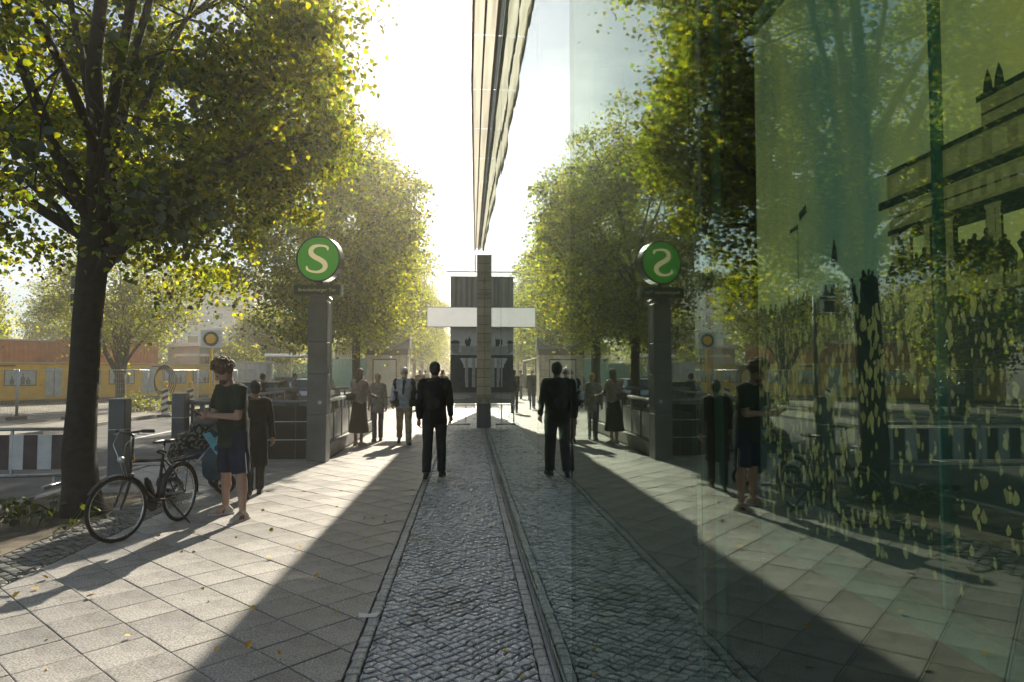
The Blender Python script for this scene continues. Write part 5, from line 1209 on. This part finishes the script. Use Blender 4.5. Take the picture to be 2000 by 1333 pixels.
MB().box((0, -.1, .62), (.95, 1.15, .5), bev=.1).build('body', M['darksteel'], mp2); MB().box((0, -.35, 1.0), (.8, .4, .4), bev=.1).build('engine_cover', M['greypanel'], mp2); MB().tube([(.1, .4, .6), (.1, 1.0, 1.25), (.1, 1.6, .9), (.1, 1.75, .3)], [.09, .08, .06, .05], 8).build('arm', M['darksteel'], mp2); MB().box((.1, 1.75, .22), (.4, .3, .26), bev=.05).build('bucket', M['darksteel'], mp2)
# parked cars along the road
def car(loc, rz, mat, label):
    t = empty('parked_car', loc, rz, label, 'car', 'cars along the road'); s_ = [(-2.1, .35), (-2.15, .75), (-1.9, .92), (-1.5, .98), (-1.05, 1.40), (.45, 1.43), (1.15, .98), (1.95, .85), (2.15, .62), (2.12, .35)]
    b = MB(); n = len(s_)
    for sx, k in ((-.72, 0), (-.86, 1), (.86, 2), (.72, 3)):
        for y, z in s_:
            w_ = sx*(1 if z < 1 else .82); b.v.append((w_, y*(1 if k in (1, 2) else .96), z if k in (1, 2) else z*.97+.02))
    for k in range(3):
        for i in range(n): b.f.append((k*n+i, k*n+(i+1) % n, k*n+n+(i+1) % n, k*n+n+i))
    b.f.append(tuple(range(n))); b.f.append(tuple(range(4*n-1, 3*n-1, -1))); b.build('body', M[mat], t, smooth=False, fix=True)
    for sx in (-1, 1):
        for y0, y1 in ((-1.3, -.4), (-.32, .72)): MB().add([(sx*.868, y0-.0, 1.0), (sx*.868, y1+.25*(y1 > 0), 1.0), (sx*.725, y1-.15*(y1 > 0), 1.36), (sx*.725, y0+.25*(y0 < -1), 1.36)], [(0, 1, 2, 3)]).build('side_window', M['glassdark'], t)
        for y in (-1.3, 1.32): q_ = MB().lathe([(.05, -.1), (.32, -.09), (.33, .09), (.05, .1)], 22, (sx*.80, y, .33), 'X').build('wheel', M['rubber'], t); MB().lathe([(.02, -.105), (.2, -.105), (.2, .105), (.02, .105)], 16, (sx*.80, y, .33), 'X').build('rim', M['galv'], q_)
        MB().box((sx*.62, 2.1, .70), (.34, .10, .15), bev=.03).build('headlight', M['white'], t); MB().box((sx*.62, -2.12, .76), (.3, .08, .15), bev=.03).build('tail_light', M['redc'], t)
    MB().add([(-.62, -1.58, 1.0), (.62, -1.58, 1.0), (.6, -1.1, 1.385), (-.6, -1.1, 1.385)], [(0, 1, 2, 3)]).build('rear_window', M['glassdark'], t); MB().add([(-.64, 1.14, 1.01), (.64, 1.14, 1.01), (.6, .5, 1.425), (-.6, .5, 1.425)], [(0, 1, 2, 3)]).build('windscreen', M['glassdark'], t)
    return t
M['carsilver'] = simple('silver_car_paint', (.45, .47, .48), .25, .6, .03, 2, coat=.6); M['cardark'] = simple('dark_car_paint', (.02, .025, .03), .2, .3, .05, 2, coat=.8)
car((-6.95, 23.8, -.12), R(4), 'cardark', 'dark car on the road behind the phone man, left of the station pillar'); car((-6.8, 31, -.12), R(2), 'carsilver', 'silver car on the road beyond the dark car'); car((-10.2, 40, -.12), R(180), 'carsilver', 'silver car far along the road under the trees'); car((-6.9, 50, -.12), 0, 'cardark', 'dark car far along the road beyond the kiosk')
# ---------------------------------------------------------------- litter
fl_m = []
for k in range(5):
    m_ = leaves_mesh('fallen_leaf', np.zeros((1, 3)), .055, True, 300+k, 0); m_.materials.append(M['fallen']); fl_m.append(m_)
spots = [(-2.62, 4.05), (-2.72, 3.72), (-2.10, 3.74), (-1.30, 4.22), (-1.62, 3.58), (-2.35, 4.62), (-1.85, 5.10), (-2.9, 5.2), (-1.2, 5.6), (-3.0, 4.6), (-1.05, 4.05), (-2.2, 3.45), (-1.7, 6.2), (-3.3, 5.7), (-2.6, 6.5), (-1.0, 3.7), (-2.95, 3.9), (-1.45, 4.9), (-2.0, 7.2), (-.9, 7.6), (.30, 3.75), (.24, 4.1)]
spots += [(rnd.uniform(-3.4, -.8), rnd.uniform(3.5, 9)) for _ in range(26)]
for k, (x, y) in enumerate(spots):
    o = link_mesh('fallen_leaf', fl_m[k % 5], None, None, (x, y, .012), (R(rnd.uniform(-12, 12)), R(rnd.uniform(-12, 12)), rnd.uniform(0, 6.28)))
    s_ = rnd.uniform(.5, 1.1); o.scale = (s_, s_, s_); meta(o, 'small dry yellow leaf lying on the pavement slabs', 'leaf', 'dry leaves scattered on the pavement')
pp = MB().add([(-.72, 4.70, .004), (-.60, 4.68, .010), (-.58, 4.78, .009), (-.66, 4.76, .006), (-.73, 4.79, .004)], [(0, 1, 2, 3, 4)]); pp.add([(a, b, c-.002) for a, b, c in pp.v[:5]], [(4, 3, 2, 1, 0)])
meta(pp.build('paper_scrap', M['white']), 'torn white paper scrap at the edge of the cobbles', 'paper')
gt = MB(); rr = random.Random(4)                                  # twigs and seed husks
for k in range(260):
    y = rr.uniform(3.4, 9); x = rr.uniform(-3.5, -.8); a = rr.uniform(0, 6.28); l = rr.uniform(.008, .022); gt.tube([(x, y, .003), (x+l*.5*math.cos(a), y+l*.5*math.sin(a), .006), (x+l*math.cos(a+.5), y+l*math.sin(a+.5), .003)], .0013, 3)
meta(gt.build('twig_litter', M['fallen']), 'dry husks and twigs strewn over the slabs', None, None, 'stuff')
HAZE = .0042
# ---------------------------------------------------------------- sunlit air
hz = MB().box((-10, 58, 8.0), (130, 178, 18.2)).build('haze', None); hz['kind'] = 'stuff'
hm = bpy.data.materials.new('haze'); hm.use_nodes = True; n_ = hm.node_tree.nodes; n_.remove(n_['Principled BSDF'])
pv_ = n_.new('ShaderNodeVolumePrincipled'); pv_.inputs['Color'].default_value = (1, .95, .83, 1); pv_.inputs['Density'].default_value = HAZE; pv_.inputs['Anisotropy'].default_value = .85
hm.node_tree.links.new(pv_.outputs[0], n_['Material Output'].inputs['Volume']); hz.data.materials.append(hm)
